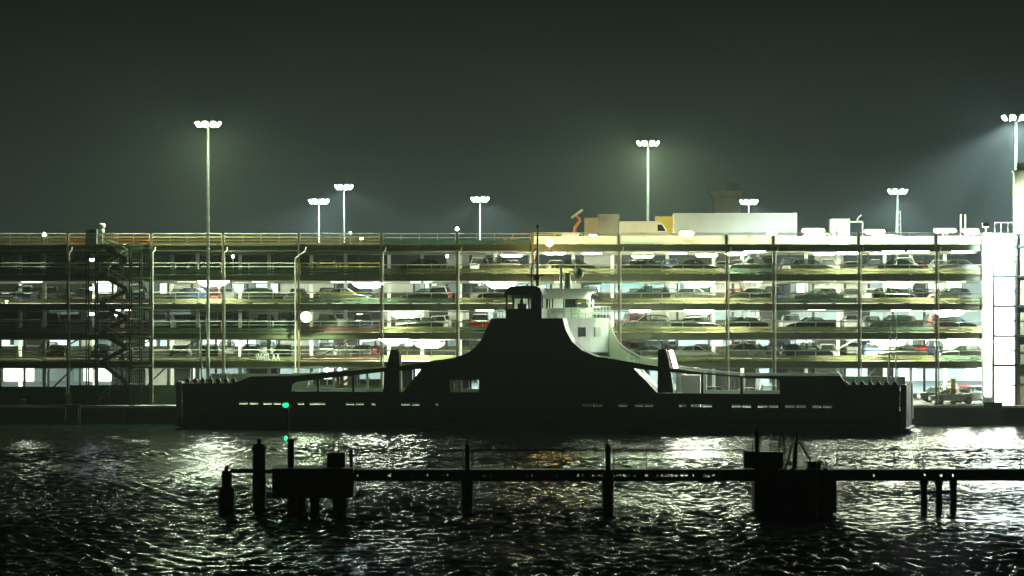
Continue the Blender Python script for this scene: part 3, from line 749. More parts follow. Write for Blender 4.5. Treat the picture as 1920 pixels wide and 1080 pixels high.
def container(px0, px1, py, Y, dep, label, mat, name='site_container', cat='container'):
    x0, x1, z1 = rbox(px0, px1, py, Y, dep); xm = (x0 + x1) / 2; l = (x1 - x0) / 2; h = z1 - RZ
    t = thing(name, label, cat, (xm, Y, RZ), 0, 'box units standing on the roof')
    b = MB().box(-l, l, -dep / 2, dep / 2, .12, h)
    n = max(3, int(l * 2 / .3))
    for k in range(n): b.box(-l + (k + .3) * 2 * l / n, -l + (k + .7) * 2 * l / n, -dep / 2 - .03, -dep / 2 - .001, .3, h - .2)
    b.build('shell', mat, t)
    f = MB()
    for s in (-1, 1):
        for q in (-1, 1): f.box(s * l - .06, s * l + .06, q * dep / 2 - .06, q * dep / 2 + .06, 0, h + .03)
    f.build('corner_frame', M['galv'], t)
    MB().box(-l * .35, l * .35, -dep / 2 - .06, -dep / 2 - .032, .3, min(2.1, h * .8)).build('door', mat, t)
container(1122, 1160, 402, 336, 2.4, 'tall pale grey box unit left of the white van', M['trailer'])
container(1097, 1122, 409, 337, 2.4, 'narrow tan box unit left of the tall grey one', M['box_tan'])
container(1230, 1262, 406, 335, 2.4, 'yellow box unit at the left end of the box trailer', M['box_yellow'])
container(1558, 1590, 411, 338, 2.4, 'pale box unit on the roof left of a white gantry', M['trailer'])
# small gantry frame and lattice pole, roof pipes
t = thing('pipe_gantry', 'white pipe gantry on the roof beside the pale box unit', 'gantry', (X(1600, 332), 332, RZ))
MB().path([(-.9, 0, 0), (-.9, 0, Z(416, 332) - RZ), (.9, 0, Z(416, 332) - RZ), (.9, 0, 0)], .07).build('frame', M['white_paint'], t)
MB().path([(.3, 0, Z(416, 332) - RZ), (.5, 0, Z(407, 332) - RZ), (.8, 0, Z(403, 332) - RZ)], .06).build('arm', M['galv'], t)
t = thing('lattice_pole', 'thin lattice pole on the right roof in front of a floodlight mast', 'mast', (X(1684, 340), 340, RZ))
lp = MB(); hz_ = Z(395, 340) - RZ
for s in ((-.3, -.3), (.3, -.3), (0, .3)): lp.tube((s[0], s[1], 0), (s[0] * .6, s[1] * .6, hz_), .04)
for k in range(6): lp.tube((-.3 + .02 * k, -.25, hz_ * k / 6), (.3 - .02 * k, -.25, hz_ * (k + 1) / 6), .025)
lp.build('lattice', M['galv'], t)
t = thing('vent_pipe', 'pair of pale vent pipes standing on the right roof', 'vent pipe', (X(1805, 338), 338, RZ))
for dx in (-.2, .25): MB().tube((dx, 0, 0), (dx, 0, Z(402, 338) - RZ), .09).build('pipe', M['box_tan'], t)
t = thing('loader_crane', 'small orange loader crane with pale tilted jib on the roof left of the boxes', 'crane', (X(1078, 334), 334, RZ))
MB().tube((0, 0, 0), (0, 0, 1.9), .16).bar((0, 0, 1.8), (.55, 0, 2.55), .25, .28).bar((.55, 0, 2.55), (.1, 0, 3.0), .22, .25).build('boom', M['orange'], t)
MB().bar((-.35, 0, 2.75), (.75, 0, 3.55), .3, .22).build('jib', M['ship_pale'], t)
MB().box(-.6, .6, -.5, .5, 0, .7).build('base', M['box_tan'], t)
t = thing('roof_beacon', 'pair of small orange drums on the roof edge left of the orange lamp', 'drum', (X(958, 327), 327, RZ))
for dx in (-.5, .1, .5): MB().lathe([(.2, 0), (.22, .1), (.2, .5), (.2, .62), (.08, .66)], 12, dx).build('drum', M['board_orange'], t)

# control tower far behind
CYY = 520
t = thing('control_tower', 'tan tower with flared cap far behind the box trailer', 'tower', (X(1362, CYY), CYY, QZ))
h0, h1 = Z(372, CYY) - QZ, Z(358, CYY) - QZ
MB().plan([(-2, -2), (2, -2), (2, 2), (-2, 2)], 0, h0).build('shaft', M['tower_tan'], t)
MB().add([(-2, -2, h0), (2, -2, h0), (2, 2, h0), (-2, 2, h0), (-3, -3, h1), (2.4, -3, h1), (2.4, 3, h1), (-3, 3, h1)], [(3, 2, 1, 0), (4, 5, 6, 7), (0, 1, 5, 4), (1, 2, 6, 5), (2, 3, 7, 6), (3, 0, 4, 7)]).build('cap', M['tower_tan'], t)
MB().box(.2, 2, -1, 1, h1, h1 + 1.1).build('plant_room', M['post_dark'], t)
# pale sheds across the yard, seen through the deck
def shed(x0, x1, Y, h, label, teal):
    xm = (x0 + x1) / 2; l = (x1 - x0) / 2
    t = thing('warehouse', label, 'warehouse', (xm, Y, QZ), 0, 'sheds across the yard')
    b = MB().box(-l, l, 0, 40, 0, h)
    k = -l + .8
    while k < l - .5: b.box(k - .06, k + .06, -.06, -.001, .1, h - .1); k += 1.6
    b.build('wall', M['shed' if x0 > 0 else 'shed_grey'], t)
    rg = random.Random(int(x0) + 5)
    for za, zb, pr, wmin in ((3.7, 6.7, .72, 1.2), (9.6, min(11.9, h - .35), .55, 1.6)):
        k = -l + .9
        while k < l - 3:
            wv_ = rg.choice([wmin, wmin, wmin * 1.7, wmin * 2.6])
            if rg.random() < pr:
                lit = E[rg.choice(['lit_window', 'lit_window', 'lit_window_dim', 'lit_window_teal'])]
                f_ = MB().box(k, k + wv_, -.12, -.065, za, zb).build('window', M['door_dark'], t)
                MB().box(k + .12, k + wv_ - .12, -.15, -.125, za + .12, zb - .12).build('pane', lit, f_)
            k += wv_ + rg.choice([.25, .25, .5, 1.2])
    MB().box(-l - .2, l + .2, -.3, 40.2, h, h + .35).build('roof', M['edge_steel'], t)
    k = -l + 4
    while k < l - 4:
        MB().box(k - 1.8, k + 1.8, -.12, -.065, .05, 4.3 if k % 3 < 2 else 3.2).build('door', rg.choice([M['door_dark'], M['door_dark'], E['lit_window'], E['lit_window_dim']]), t); k += 9.5
    if teal: MB().box(-l + 2, l - 2, -.15, -.07, h - 2.2, h - 1.1).build('fascia_band', M['shed_teal'], t)
shed(-72, -6, 405, 12.6, 'long pale shed across the yard seen through the left bays', False)
shed(-4, 30, 398, 13.6, 'pale shed with teal band across the yard behind the ferry', True)
shed(33, 82, 408, 12.2, 'pale shed across the yard seen through the right bays', False)
# row of pallets stacked / yard vehicles are seen only as light: leave the yard floor to the lamps

# ------------------------------------------------------------------ quay furniture
t = thing('bollard', 'dark mooring bollard on the quay edge at far left', 'bollard', (X(44, 322.4), 322.4, QZ))
MB().lathe([(.22, 0), (.17, .1), (.16, .4), (.3, .45), (.3, .56), (.1, .6)], 14).build('body', M['post_dark'], t)
t = thing('quay_fender', 'dark block fender breaking the pale quay kerb below the second facade post', 'fender', (X(135, QY), QY - .45, 0))
MB().box(-.8, .8, 0, 1.2, -.8, QZ + .12).build('block', M['wall_dark'], t); MB().tube((-.6, -.1, .3), (-.6, -.1, 1.5), .1).tube((.6, -.1, .3), (.6, -.1, 1.5), .1).build('rubber_strip', M['tyre'], t)
def guard_post(px, Y, z, h, label):
    t = thing('column_guard', label, 'column guard', (X(px, Y), Y, z), 0, 'yellow column guards')
    MB().box(-.22, .22, -.22, .22, 0, h).build('sleeve', M['yellow_post'], t)
    MB().box(-.3, .3, -.3, .3, 0, .06).build('base_plate', M['galv'], t)
guard_post(128, 324.3, QZ, 1.1, 'yellow guard at the foot of the second facade post')
guard_post(1787, 327.6, QZ, 2.4, 'tall yellow guard standing among cars on the ground floor at right')
guard_post(1800, 330, TOP[4], 1.0, 'yellow guard on the second floor from top beside the white tower')

# ------------------------------------------------------------------ the ferry
A = R(10.0); OX, OY = 2.6, 305.2; WF = 10.2
dx, dy_ = math.cos(A), -math.sin(A); nx, ny = math.sin(A), math.cos(A)
fe = thing('car_ferry', 'dark double-ended car ferry moored at the quay with central wheelhouse', 'ferry', (OX, OY, 0), -A)
def fl(px, py, yl=0.0):
    u = (px - 960) / FPX; ox, oy = OX + yl * nx, OY + yl * ny
    t = (u * oy - ox) / (dx - u * dy_)
    Yw = oy + t * dy_
    return t, HCAM - (py - 540) * Yw / FPX
def FP(pts, yl=0.0): return [fl(a, b, yl) for a, b in pts]
def fx(px, yl=0.0): return fl(px, 700, yl)[0]
DK = 2.02
xl, xr_ = fx(340), fx(1688)
# hull: side plates with raked ends
hb = MB()
secs = [(xl, .6, WF - .6, -.2), (xl + 2.2, .05, WF - .05, -1.2), (xl + 6, 0, WF, -1.6), (xr_ - 6, 0, WF, -1.6), (xr_ - 2.2, .05, WF - .05, -1.2), (xr_, .6, WF - .6, .1)]
vs = []; 
for (x, a, b, zb) in secs: vs += [(x, a, DK), (x, a + .25, zb), (x, b - .25, zb), (x, b, DK)]
fs = [(0, 1, 2, 3), tuple(reversed([(len(secs) - 1) * 4 + i for i in range(4)]))]
for i in range(len(secs) - 1):
    for j in range(4): fs.append((i * 4 + j, i * 4 + (j + 1) % 4, i * 4 + 4 + (j + 1) % 4, i * 4 + 4 + j))
hb.add(vs, fs)
rb = hb.build('hull', M['hull'], fe)
MB().box(xl + 1, xr_ - 1, -.14, .0, .95, 1.2).box(xl + 3, xr_ - 3, -.1, .0, .25, .4).build('rubbing_strake', M['tyre'], rb)
MB().box(xl + .4, xr_ - .4, .3, WF - .3, DK + .004, DK + .03).build('car_deck', M['ship_deck'], fe)
# bulwarks with freeing ports
PORTS = [(448, 484), (493, 510), (513, 527), (558, 570), (580, 610), (648, 682), (696, 704), (752, 788), (816, 822), (1092, 1130), (1160, 1176), (1190, 1225), (1273, 1287), (1297, 1335), (1372, 1408), (1421, 1459), (1472, 1511), (1523, 1560)]
def bulwark(yl, th, mat, ports):
    mb = MB(); zb, zt = 2.28, 2.52
    mb.box(xl + .1, xr_ - .1, yl, yl + th, DK - .01, zb)
    cur = xl + .1
    for a, b in ports:
        mb.box(cur, fx(a), yl, yl + th, zb, zt); cur = fx(b)
    mb.box(cur, xr_ - .1, yl, yl + th, zb, zt)
    zt2 = fl(1000, 736)[1]
    mb.box(xl + .1, xr_ - .1, yl, yl + th, zt, zt2)
    for a, b in ports:
        if b - a > 30: xm = fx((a + b) / 2); mb.box(xm - .06, xm + .06, yl + .02, yl + th - .02, zb, zt)
    return mb.build('bulwark', mat, fe), zt2
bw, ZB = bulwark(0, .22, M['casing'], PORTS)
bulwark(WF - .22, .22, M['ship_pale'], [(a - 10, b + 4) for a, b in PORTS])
# side structure (near, dark; far, pale): casing, sloping beams, end plates, pillars
def side(yl, th, mat, off=0.0, hole=(843, 898)):
    def P(pts): return [(fl(a, b)[0] + off, ZB if b > 735.9 else fl(a, b)[1]) for a, b in pts]
    up = P([(774, 712), (790, 692), (850, 672), (878, 661), (892, 650), (904, 634), (914, 612), (921, 597), (1055, 597), (1061, 620), (1073, 641), (1091, 657), (1116, 668), (1187, 690), (1209, 712)])
    m = MB().prism(up, yl, yl + th)
    m.prism(P([(756, 736.4), (774, 712), (hole[0], 712), (hole[0], 736.4)]), yl, yl + th)
    m.prism(P([(hole[1], 736.4), (hole[1], 712), (1209, 712), (1232, 736.4)]), yl, yl + th)
    m.build('engine_casing', mat, fe)
    t2 = .3; y2 = yl if off == 0 else yl + th - t2
    MB().prism(P([(1116.5, 668), (1240, 688), (1320, 698), (1390, 704.5), (1576, 704.5), (1588, 721), (1687, 722), (1687, 736.2), (1462, 736.2), (1462, 716), (1456, 711), (1400, 709), (1330, 702.5), (1240, 697), (1187.5, 690.5)]), y2, y2 + t2).build('end_screen', mat, fe)
    MB().prism(P([(849.5, 672), (789.5, 692), (720, 697), (600, 711), (556, 716), (548, 721), (546, 736.2), (341, 736.2), (341, 719), (440, 718), (470, 706), (560, 704), (735, 688)]), y2, y2 + t2).build('end_screen', mat, fe)
    for a, b, c in ((1314, 1319, 701), (1388, 1393, 706), (594, 598, 712), (660, 664, 704)): MB().prism(P([(a, c), (b, c), (b, 736.2), (a, 736.2)]), y2 + .05, y2 + t2 - .05).build('screen_divider', mat, fe)
    return P
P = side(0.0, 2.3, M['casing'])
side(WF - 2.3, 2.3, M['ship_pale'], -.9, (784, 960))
# pillars with raked tops
def pillar(poly, yl, mat, stripe):
    p = MB().prism(FP(poly, yl), yl - .12, yl + .75).build('pillar', mat, fe)
    return p
pillar([(718, 736.3), (724, 690), (733, 656), (746, 655), (749, 662), (749, 736.3)], 0, M['casing'], False)
pp = pillar([(1233, 736.3), (1234, 655), (1248, 655), (1254, 672), (1263, 736.3)], 0, M['casing'], True)
a0, a1 = fl(1251, 657), fl(1259, 690)
s1 = MB().prism([(a0[0], a0[1]), (a0[0] + .35, a0[1]), (a1[0] + .35, a1[1]), (a1[0], a1[1])], .3, .8).build('stripe', M['ship_red'], pp)
MB().prism([(a0[0] + .14, a0[1]), (a0[0] + .42, a0[1]), (a1[0] + .5, a1[1] + .02), (a1[0] + .18, a1[1])], .2, .7).build('glowing_stripe', E['strip'], pp)  # white stripe on the pillar, its glow added to light the deck
MB().path([(*[fl(1221, 630)[0]], .3, fl(1221, 630)[1]), (fl(1240, 642)[0], .3, fl(1240, 642)[1]), (fl(1246, 656)[0], .3, fl(1246, 656)[1])], .06).build('pillar_rail', M['white_paint'], pp)
pillar([(733, 736.3), (733, 660), (749, 660), (752, 736.3)], WF - .7, M['ship_pale'], False)
pillar([(1270, 736.3), (1270, 690), (1284, 690), (1287, 736.3)], WF - .7, M['ship_pale'], False)
# things standing on the car deck, pale casing boxes seen in the right screen opening
MB().box(fx(1266), fx(1302), 4.4, 6.6, DK + .03, 5.0).build('deck_locker', M['ship_white'], fe)
# white deckhouse behind the near casing, skewed end bulkhead
zA, zB = fl(1000, 663)[1], fl(1000, 597)[1]
pl_ = [(fx(985, 2.4), 2.35), (fx(1056, 2.4) - .25, 2.35), (fx(1141, 8.6), 8.6), (fx(985, 8.6), 8.6)]
dh = MB().plan(pl_, zA, zB - .02).build('deckhouse', M['ship_white'], fe)
p0, p1 = Vector((*pl_[1], 0)), Vector((*pl_[2], 0)); dd = (p1 - p0).normalized(); nn = Vector((dd.y, -dd.x, 0))
def onwall(px, ya, yb, name, mat, wd):                      # small window fixed to the skewed bulkhead
    u = (px - 1056) / 85.0; c = p0.lerp(p1, u) + nn * .02
    za, zb = fl(px, yb, 5)[1], fl(px, ya, 5)[1]
    fr = MB().bar((c.x - dd.x * wd, c.y - dd.y * wd, (za + zb) / 2), (c.x + dd.x * wd, c.y + dd.y * wd, (za + zb) / 2), .06, zb - za + .12).build('window', M['ship_pale'], dh)
    c2 = c + nn * .02
    MB().bar((c2.x - dd.x * (wd - .06), c2.y - dd.y * (wd - .06), (za + zb) / 2), (c2.x + dd.x * (wd - .06), c2.y + dd.y * (wd - .06), (za + zb) / 2), .06, zb - za).build('pane', mat, fr)
onwall(1094, 614, 631, 'window', M['glass_dark'], .5); onwall(1121, 615, 631, 'window', M['ship_pale'], .45)
# far curved wing plate and pale ledge
MB().prism(FP([(1128, 597), (1142, 597), (1149, 622), (1160, 642), (1178, 657), (1196, 667), (1240, 676), (1240, 692), (1100, 690)], 9.0), 9.0, 9.25).build('wing_plate', M['ship_pale'], fe)
MB().path([(x, 8.9, z) for x, z in FP([(1141, 596), (1149, 622), (1160, 642), (1178, 657), (1196, 667)], 9.0)], .07).build('wing_rail', M['white_paint'], fe)
lad = MB(); la, lb = fl(1180, 655, 6), fl(1180, 690, 6)
for s in (0, .45): lad.tube((la[0] + s, 6, la[1]), (la[0] + s, 6, lb[1]), .03)
for k in range(6): lad.tube((la[0], 6, lb[1] + (la[1] - lb[1]) * k / 5), (la[0] + .45, 6, lb[1] + (la[1] - lb[1]) * k / 5), .025)
lad.build('ladder', M['white_paint'], fe)
# wheelhouse
zW0, zS, zH, zT = zB, fl(980, 579)[1], fl(980, 553)[1], fl(980, 536)[1]
wx0, wx1 = fx(946), fx(1014); wy0, wy1 = .5, 4.2
wh = MB()
wh.box(wx0, wx1, wy0, wy1, zW0, zS)
wh.prism([(wx0 - .15, zH), (wx0 + .1, zT - .25), (wx0 + .6, zT), (wx1 - .5, zT), (wx1 - .1, zT - .2), (wx1 + .1, zH)], wy0 - .25, wy1 + .25)
for xx in (wx0 + .1, (wx0 + wx1) / 2 - .15, wx1 - .95, wx1 - .1):
    for yy in (wy0 + .08, wy1 - .08): wh.box(xx - .09, xx + .09, yy - .07, yy + .07, zS, zH)
wh.box(wx1 - .95, wx1 - .02, wy0 + .16, wy0 + .2, zS, zH)
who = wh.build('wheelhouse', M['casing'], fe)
MB().box(wx0 + .9, wx0 + 1.7, 1.6, 2.6, zS, zS + .45).tube((wx0 + 1.2, 2, zS + .4), (wx0 + 1.2, 2, zS + .8), .16).build('console', M['post_dark'], who)
# pale bridge wing with skewed front
bz = [fl(1070, y, 5)[1] for y in (597, 578, 560, 546, 543)]
q0, q1 = Vector((fx(1017, 3.0), 3.0, 0)), Vector((fx(1112, 8.4), 8.4, 0)); qd = (q1 - q0).normalized(); qn = Vector((qd.y, -qd.x, 0))
back = Vector((-3.2, 1.2, 0))
def slab(a, b, z0, z1, out=0.0, bk=back):
    pa, pb = a + qn * out, b + qn * out
    return [(pa.x, pa.y), (pb.x, pb.y), ((pb + bk).x, (pb + bk).y), ((pa + bk).x, (pa + bk).y)]
thin = Vector((-qn.x * .12, -qn.y * .12, 0))
br = MB().plan(slab(q0, q1, 0, 0, 0, thin), bz[0], bz[1]).build('bridge_front', M['bridge_grey'], fe)
MB().plan(slab(q0, q1, 0, 0, .12), bz[2], bz[3]).plan(slab(q0, q1, 0, 0, .35), bz[3] + .002, bz[4] + .1).build('bridge_roof', M['bridge_grey'], fe)
for k, f in enumerate((0, .14, .2, .42, .68, .86, .93, 1.0)):
    c = q0.lerp(q1, f); MB().bar((c.x, c.y, bz[1]), (c.x, c.y, bz[2] + .01), .12, .12, (1, 0, 0)).build('window_post', M['post_dark'], br)
c0, c1 = q0.lerp(q1, .45), q0.lerp(q1, .66); 
MB().bar((c0.x - qn.x * .06, c0.y - qn.y * .06, (bz[1] + bz[2]) / 2), (c1.x - qn.x * .06, c1.y - qn.y * .06, (bz[1] + bz[2]) / 2), .04, bz[2] - bz[1] - .06).build('window', M['glass_dark'], br)
bk0, bk1 = q0 + back * .9, q1 + back * .9
MB().plan([(bk0.x, bk0.y), (bk1.x, bk1.y), (bk1.x + .1, bk1.y + .1), (bk0.x + .1, bk0.y + .1)], bz[0], bz[2]).build('bridge_back', M['ship_pale'], fe)
rl = MB(); r0, r1 = q0 + qn * .9, q1 + qn * .9
for zz in (.5, .95): rl.tube((r0.x, r0.y, bz[0] + zz), (r1.x, r1.y, bz[0] + zz), .03)
for k in range(8): c = r0.lerp(r1, k / 7); rl.tube((c.x, c.y, bz[0] - .05), (c.x, c.y, bz[0] + .95), .03)
for k in range(6):
    xx = fx(1112 + k * 6, 8); rl.tube((xx, 8.2, zB), (xx, 8.2, zB + 1.0), .03)
rl.tube((fx(1112, 8), 8.2, zB + 1.0), (fx(1145, 8), 8.2, zB + 1.0), .03).build('railing', M['galv'], fe)
lw = MB()
for xx in (fx(935), fx(941)): lw.tube((xx, .4, zB), (xx, .4, zB + 1.0), .03)
lw.tube((fx(926), .4, zB + 1.0), (wx0, .4, zB + 1.0), .03).build('railing', M['casing'], fe)
# deck flood under the bridge-wing roof
dfl = MB().box(-.5, .5, -.25, .25, -.12, .12).build('deck_floodlight', M['galv'], fe); cpos = q0.lerp(q1, .93) + qn * .5
dfl.location = (cpos.x + .2, cpos.y, bz[2] + .05); dfl.rotation_euler = (R(50), R(25), R(20))
MB().box(-.46, .46, -.22, .22, -.15, -.125).build('lens', E['flood_green'], dfl)
lamp('deck_beam', 'SPOT', (cpos.x + 1.2, cpos.y - 2.0, bz[2] - .1), 1000, GREEN, fe, .15, (cpos.x + 9, 9.0, zA), 160, .5)
# mast, aerials, davit
mx_, my_ = fx(1008, 4), 4.0
ms = MB().tube((mx_, my_, zT - .2), (mx_, my_, Z(428, OY)), .17, .07)
ms.tube((mx_ - .55, my_, Z(500, OY)), (mx_ - .1, my_, Z(480, OY)), .06).tube((mx_ - .55, my_, zT - .1), (mx_ - .55, my_, Z(500, OY)), .09)
ms.bar((mx_ - .5, my_, Z(432, OY)), (mx_ + .55, my_, Z(432, OY)), .06, .06).bar((mx_ - .7, my_, Z(494, OY)), (mx_ + .7, my_, Z(494, OY)), .08, .08)
mo = ms.build('mast', M['casing'], fe)
MB().lathe([(.1, 0), (.18, .1), (.18, .3), (.08, .4)], 10, mx_, my_).build('radar_dome', M['post_dark'], mo).location.z = Z(428, OY)
MB().bar((mx_ - .9, my_ - .3, Z(516, OY)), (mx_ + .7, my_ - .3, Z(516, OY)), .12, .18).box(mx_ - .25, mx_ + .25, my_ - .5, my_ - .1, Z(526, OY), Z(517.5, OY)).build('radar_scanner', M['casing'], mo)
dv_x = fx(1052, 6)
MB().tube((dv_x, 6, bz[3]), (dv_x, 6, Z(500, 311)), .16).tube((dv_x - .1, 6, Z(498, 311)), (fx(1140, 6), 6, Z(517, 311)), .07, .04).tube((dv_x + .6, 6, bz[3]), (dv_x + .6, 6, Z(512, 311)), .3).build('davit', M['ship_pale'], fe)
MB().lathe([(.05, -.55), (.4, -.3), (.5, 0), (.4, .3), (.05, .55)], 12).build('life_raft', M['ship_pale'], fe).location = (fx(1085, 6), 6, Z(512, 311))
MB().bar((fx(1090, 7), 7, bz[3] + .6), (fx(1130, 7), 7, bz[3] + .75), .7, .16).build('roof_flap', M['ship_white'], fe)
# end ramps with hinge lugs, posts and masts
def end(sgn):
    xe = xr_ if sgn > 0 else xl
    r = MB().box(xe + sgn * .1, xe + sgn * .45, .9, WF - .9, .55, fl(1650, 722)[1] - .05)
    ro = r.build('end_ramp', M['ramp_red'], fe)
    for yy in (.15, WF - .95): MB().box(xe - sgn * .0, xe + sgn * .55, yy, yy + .8, 1.0, fl(1650, 722)[1] + .02).build('ramp_post', M['ship_pink'], fe)
    lip = MB().prism([(xe + sgn * .1, .55), (xe + sgn * .75, .42), (xe + sgn * .75, .25), (xe + sgn * .1, .1)], .9, WF - .9).build('ramp_lip', M['ramp_red'], ro)
    lg = MB(); z0 = fl(1650, 723)[1]
    for k in range(7):
        xx = xe - sgn * (.5 + k * .72); lg.tube((xx, .2, z0 + .12), (xx, .5, z0 + .12), .22, n=12)
        lg.box(xx - .05, xx + .05, .28, .42, z0 - .05, z0 + (.62 if k % 2 else .45))
    lg.build('hinge_lug', M['casing'], ro)
    x0_, x1_ = xe - sgn * 5.9, xe - sgn * .12
    MB().box(min(x0_, x1_), max(x0_, x1_), WF - .5, WF - .35, z0 - .4, z0 + .55).build('far_plate', M['ship_pale'], ro)
    msx = [fx(a, 3) for a in ((1664, 1672, 1678, 1681) if sgn > 0 else (380, 373, 392, 384))]
    mm = MB().tube((msx[0], 3, z0 - 1), (msx[1], 3, Z(588, OY)), .09, .05).tube((msx[2], 3.4, z0 - 1), (msx[3], 3.4, Z(600, OY)), .08, .05)
    mm.tube(((msx[0] + msx[1]) / 2, 3, Z(650, OY)), ((msx[2] + msx[3]) / 2, 3.4, Z(650, OY)), .04)
    mm.build('ramp_mast', M['ship_pale'], fe)
end(1); end(-1)
MB().tube((fx(341), -.03, .35), (fx(341), -.03, fl(341, 719)[1]), .03).build('corner_strip', M['ship_white'], fe)
MB().box(fx(846), fx(852), 3.5, 3.7, DK, 4.6).box(fx(880), fx(886), 5, 5.2, DK, 4.6).build('casing_frame', M['ship_pale'], fe)

# cars on the ferry deck are absent; far ground-floor right bay keeps its parked cars
# ------------------------------------------------------------------ jetty in the foreground
JY = 194.0
jx = lambda px, y=JY: X(px, y)
je = thing('jetty', 'long dark jetty with railings crossing the water in the foreground', 'jetty', (0, JY, 0))
zt, zb = Z(881, JY), Z(902, JY)
MB().box(jx(640), 62, -.05, 1.6, zt - .12, zt).build('deck', M['timber'], je)
gd = MB().box(jx(640), 62, .05, .22, zb, zb + .26).box(jx(640), 62, 1.3, 1.5, zb, zb + .15).box(jx(640), 62, -.12, .04, zt - .24, zt + .02)
rj = random.Random(4); xx = jx(650)
while xx < 61:
    w_ = rj.choice([.05, .05, .09, .16, .3, .5]); gd.box(xx, xx + w_, .06, .2, zb + .261, zt - .121); xx += w_ + (rj.choice([.08, .12, .18]) if jx(1080) < xx < jx(1340) or rj.random() < .12 else .004)
gd.build('girder', M['jetty_steel'], je)
xx = jx(690)
while xx < 60:
    MB().bar((xx, -.05, zb + .1), (xx, 1.55, zb + .1), .16, .2).build('cross_beam', M['timber'], je); xx += 3.1
def rail_run(p0, p1, yy, step):
    m = MB(); a, b = jx(p0), jx(p1)
    for zz in (.55, 1.08): m.tube((a, yy, zt + zz), (b, yy, zt + zz), .026, n=6)
    n = max(1, round((b - a) / step))
    for k in range(n + 1): m.tube((a + (b - a) * k / n, yy, zt - .02), (a + (b - a) * k / n, yy, zt + 1.08), .02, n=6)
    return m.build('railing', M['jetty_steel'], je)
for p0, p1 in ((668, 868), (884, 1132), (1150, 1400), (1570, 1730), (1735, 1850), (1856, 1985)):
    rail_run(p0, p1, .02, 1.75); rail_run(p0 + 3, p1 - 2, 1.5, 2.2)
def platform(p0, p1, z0, z1, dep, y0, parts=True):
    m = MB().box(jx(p0), jx(p1), y0, y0 + dep, z0, z1)
    return m.build('platform', M['jetty_concrete'], je, .05)
platform(512, 664, .95, Z(877, JY), 3.6, -.8)
for px, yy in ((548, -.3), (590, .2), (640, -.3), (560, 2.2), (630, 2.2)):
    MB().tube((jx(px), yy, -2.5), (jx(px), yy, 1.0), .3, n=12).build('pile', M['timber'], je)
platform(1416, 1566, .12, Z(879, JY), 4.2, -1.0)
MB().box(jx(1422), jx(1560), -.8, 3.0, -2.5, .121).build('pile_cap', M['jetty_concrete'], je)
for px in (1735, 1763, 1790):
    MB().tube((jx(px), .6, -2.5), (jx(px), .6, zb + .02), .19, n=12).tube((jx(px), .6, zb - .25), (jx(px), .6, zb - .002), .25, n=12).build('pile', M['timber'], je)
MB().bar((jx(1715), .6, 1.15), (jx(1795), .6, 1.28), .12, .16).build('brace', M['timber'], je)
# fittings on the right platform
for p in (1424, 1452, 1482, 1512, 1544):
    MB().box(jx(p) - .12, jx(p) + .12, -1.2, -1.02, -.8, Z(876, JY)).build('fender', M['timber'], je, .02)
ld = MB()
for dx_ in (0, .42): ld.tube((jx(1528) + dx_, -1.12, -.5), (jx(1528) + dx_, -1.12, Z(862, JY)), .03)
for k in range(9): ld.tube((jx(1528), -1.12, .1 + k * .3), (jx(1528) + .42, -1.12, .1 + k * .3), .02)
ld.build('ladder', M['galv'], je)
for p, zz in ((1467, 1.3), (1497, 1.1)):
    tt = MB()
    for k in range(14):
        a_, b_ = 2 * math.pi * k / 14, 2 * math.pi * (k + 1) / 14
        tt.tube((jx(p) + .32 * math.cos(a_), -1.1, zz + .32 * math.sin(a_)), (jx(p) + .32 * math.cos(b_), -1.1, zz + .32 * math.sin(b_)), .1, cap=False)
    tt.build('tyre_fender', M['tyre'], je)
pz = Z(879, JY)
fr = MB()
for p in (1412, 1425, 1446, 1462, 1471): fr.tube((jx(p), .2, pz - .02), (jx(p), .2, Z(815, JY) if p != 1425 else Z(812, JY)), .03)
fr.build('platform_post', M['jetty_steel'], je)
for (a, b, c, d, e_) in ((1396, 1420, .5, 1.2, 847), (1424, 1470, .6, 1.4, 848), (1515, 1540, .4, 1.1, 866)): MB().box(jx(a), jx(b), c, d, pz, Z(e_, JY)).build('equipment_box', M['jetty_steel'], je, .02)
lf = MB().tube((jx(1490), .3, pz), (jx(1495), .3, Z(811, JY)), .16, .05).path([(jx(1474), .3, pz), (jx(1487), .3, Z(831, JY)), (jx(1500), .3, Z(831, JY)), (jx(1520), .3, Z(862, JY)), (jx(1521), .3, pz)], .05)
lf.path([(jx(1488), .3, Z(812, JY)), (jx(1499), .3, Z(810, JY))], .05).build('hoist_frame', M['jetty_steel'], je)
# fittings on the left platform
p2 = Z(877, JY)
lt = MB()
for p, h in ((624, 820), (634, 818), (620, 850), (660, 846)): lt.tube((jx(p), .4, p2 - .02), (jx(p), .4, Z(h, JY)), .035)
lt.box(jx(612), jx(646), .5, 1.3, p2, Z(849, JY)).box(jx(655), jx(660), .2, .3, p2, Z(842, JY)).build('platform_post', M['jetty_steel'], je)
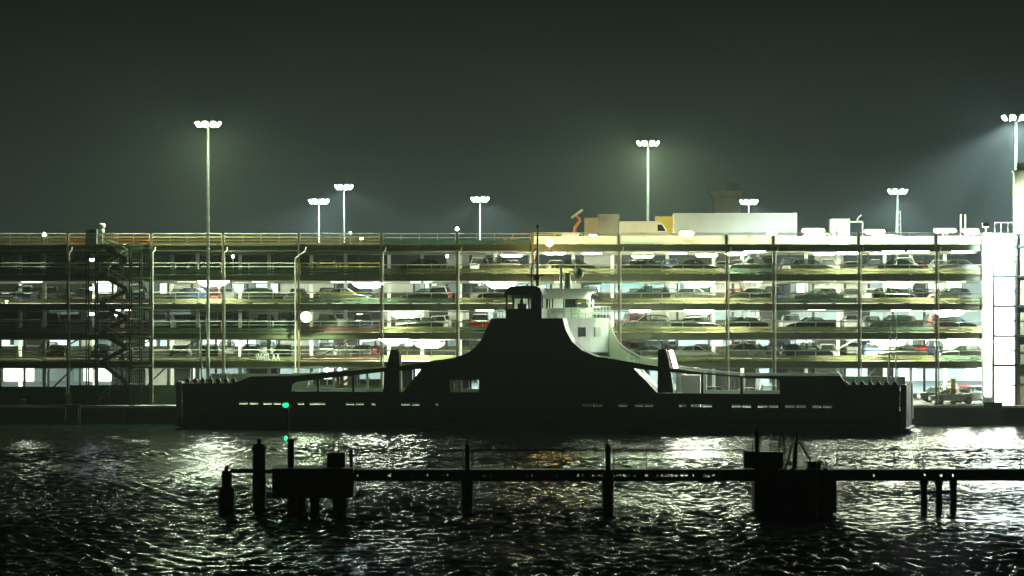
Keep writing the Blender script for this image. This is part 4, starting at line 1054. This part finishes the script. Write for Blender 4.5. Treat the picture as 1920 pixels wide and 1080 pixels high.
# light pole with two green lights
np_ = thing('light_beacon', 'thin navigation pole with two green lights on the jetty head', 'navigation light', (jx(540), JY + .3, p2))
MB().tube((0, 0, 0), (0, 0, Z(757, JY) - p2), .05).box(.06, .34, -.2, .2, 0, Z(826, JY) - p2).box(-.02, .55, -.25, .25, Z(825.9, JY) - p2, Z(823, JY) - p2).build('pole', M['jetty_steel'], np_)
for py, rr in ((760, .17), (822, .085)):
    z_ = Z(py, JY) - p2
    hd = MB().lathe([(.1, z_ + .12), (.16, z_ + .14), (.1, z_ + .22)], 10, -.15).bar((-.15, 0, z_ - .14), (0, 0, z_ - .14), .05, .04).build('lantern', M['jetty_steel'], np_)
    MB().lathe([(rr * .6, z_ - .12), (rr, z_ - .06), (rr, z_ + .07), (rr * .6, z_ + .115)], 12, -.15).build('lens', E['green_nav'], hd)
# tall mooring piles beside the jetty
def mooring_pile(px, ptop, pbase, wtop, wbot, label, low=None, Y=JY - .9):
    t = thing('mooring_pile', label, 'mooring pile', (X(px, Y), Y, 0), 0, 'mooring piles along the jetty')
    zt_ = Z(ptop, Y); r0, r1 = wtop * Y / FPX / 2, wbot * Y / FPX / 2; zl_ = Z(low or 905, Y)
    MB().lathe([(r1, -2.5), (r1, zl_ - .1), (r1 * .95, zl_), (r0, zl_ + .08), (r0 * .97, zt_ - .1), (r0 * .7, zt_)], 14).build('shaft', M['timber'], t)
    MB().lathe([(r0 * 1.15, zt_ - .35), (r0 * 1.15, zt_ - .22)], 14).tube((0, 0, zt_ - .05), (0, 0, zt_ + .3), r0 * .35).build('cap', M['jetty_steel'], t)
    return t
mooring_pile(876, 834, 960, 10, 22, 'dark mooring pile in front of the jetty left of centre', 900)
mooring_pile(1140, 834, 965, 10, 21, 'dark mooring pile in front of the jetty right of centre', 887)
mooring_pile(1419, 806, 960, 8, 10, 'tall thin mooring pile at the left corner of the concrete platform', 880)
mooring_pile(425, 882, 950, 19, 30, 'short leaning timber pile at far left end of the jetty', 915, JY + 2)
mooring_pile(486, 832, 945, 25, 25, 'tall thick timber pile with spike between short pile and jetty head', 905, JY + 2)
wk = thing('boom_log', 'dark timber walkway beam linking the two left piles', 'beam', (0, JY + 2, 0))
MB().bar((jx(432, JY + 2), 0, Z(883, JY + 2)), (jx(480, JY + 2), 0, Z(883, JY + 2)), .25, .25).bar((jx(492, JY + 2), 0, Z(884, JY + 2)), (jx(516, JY + 2), 0, Z(884, JY + 2)), .2, .2).build('beam', M['timber'], wk)
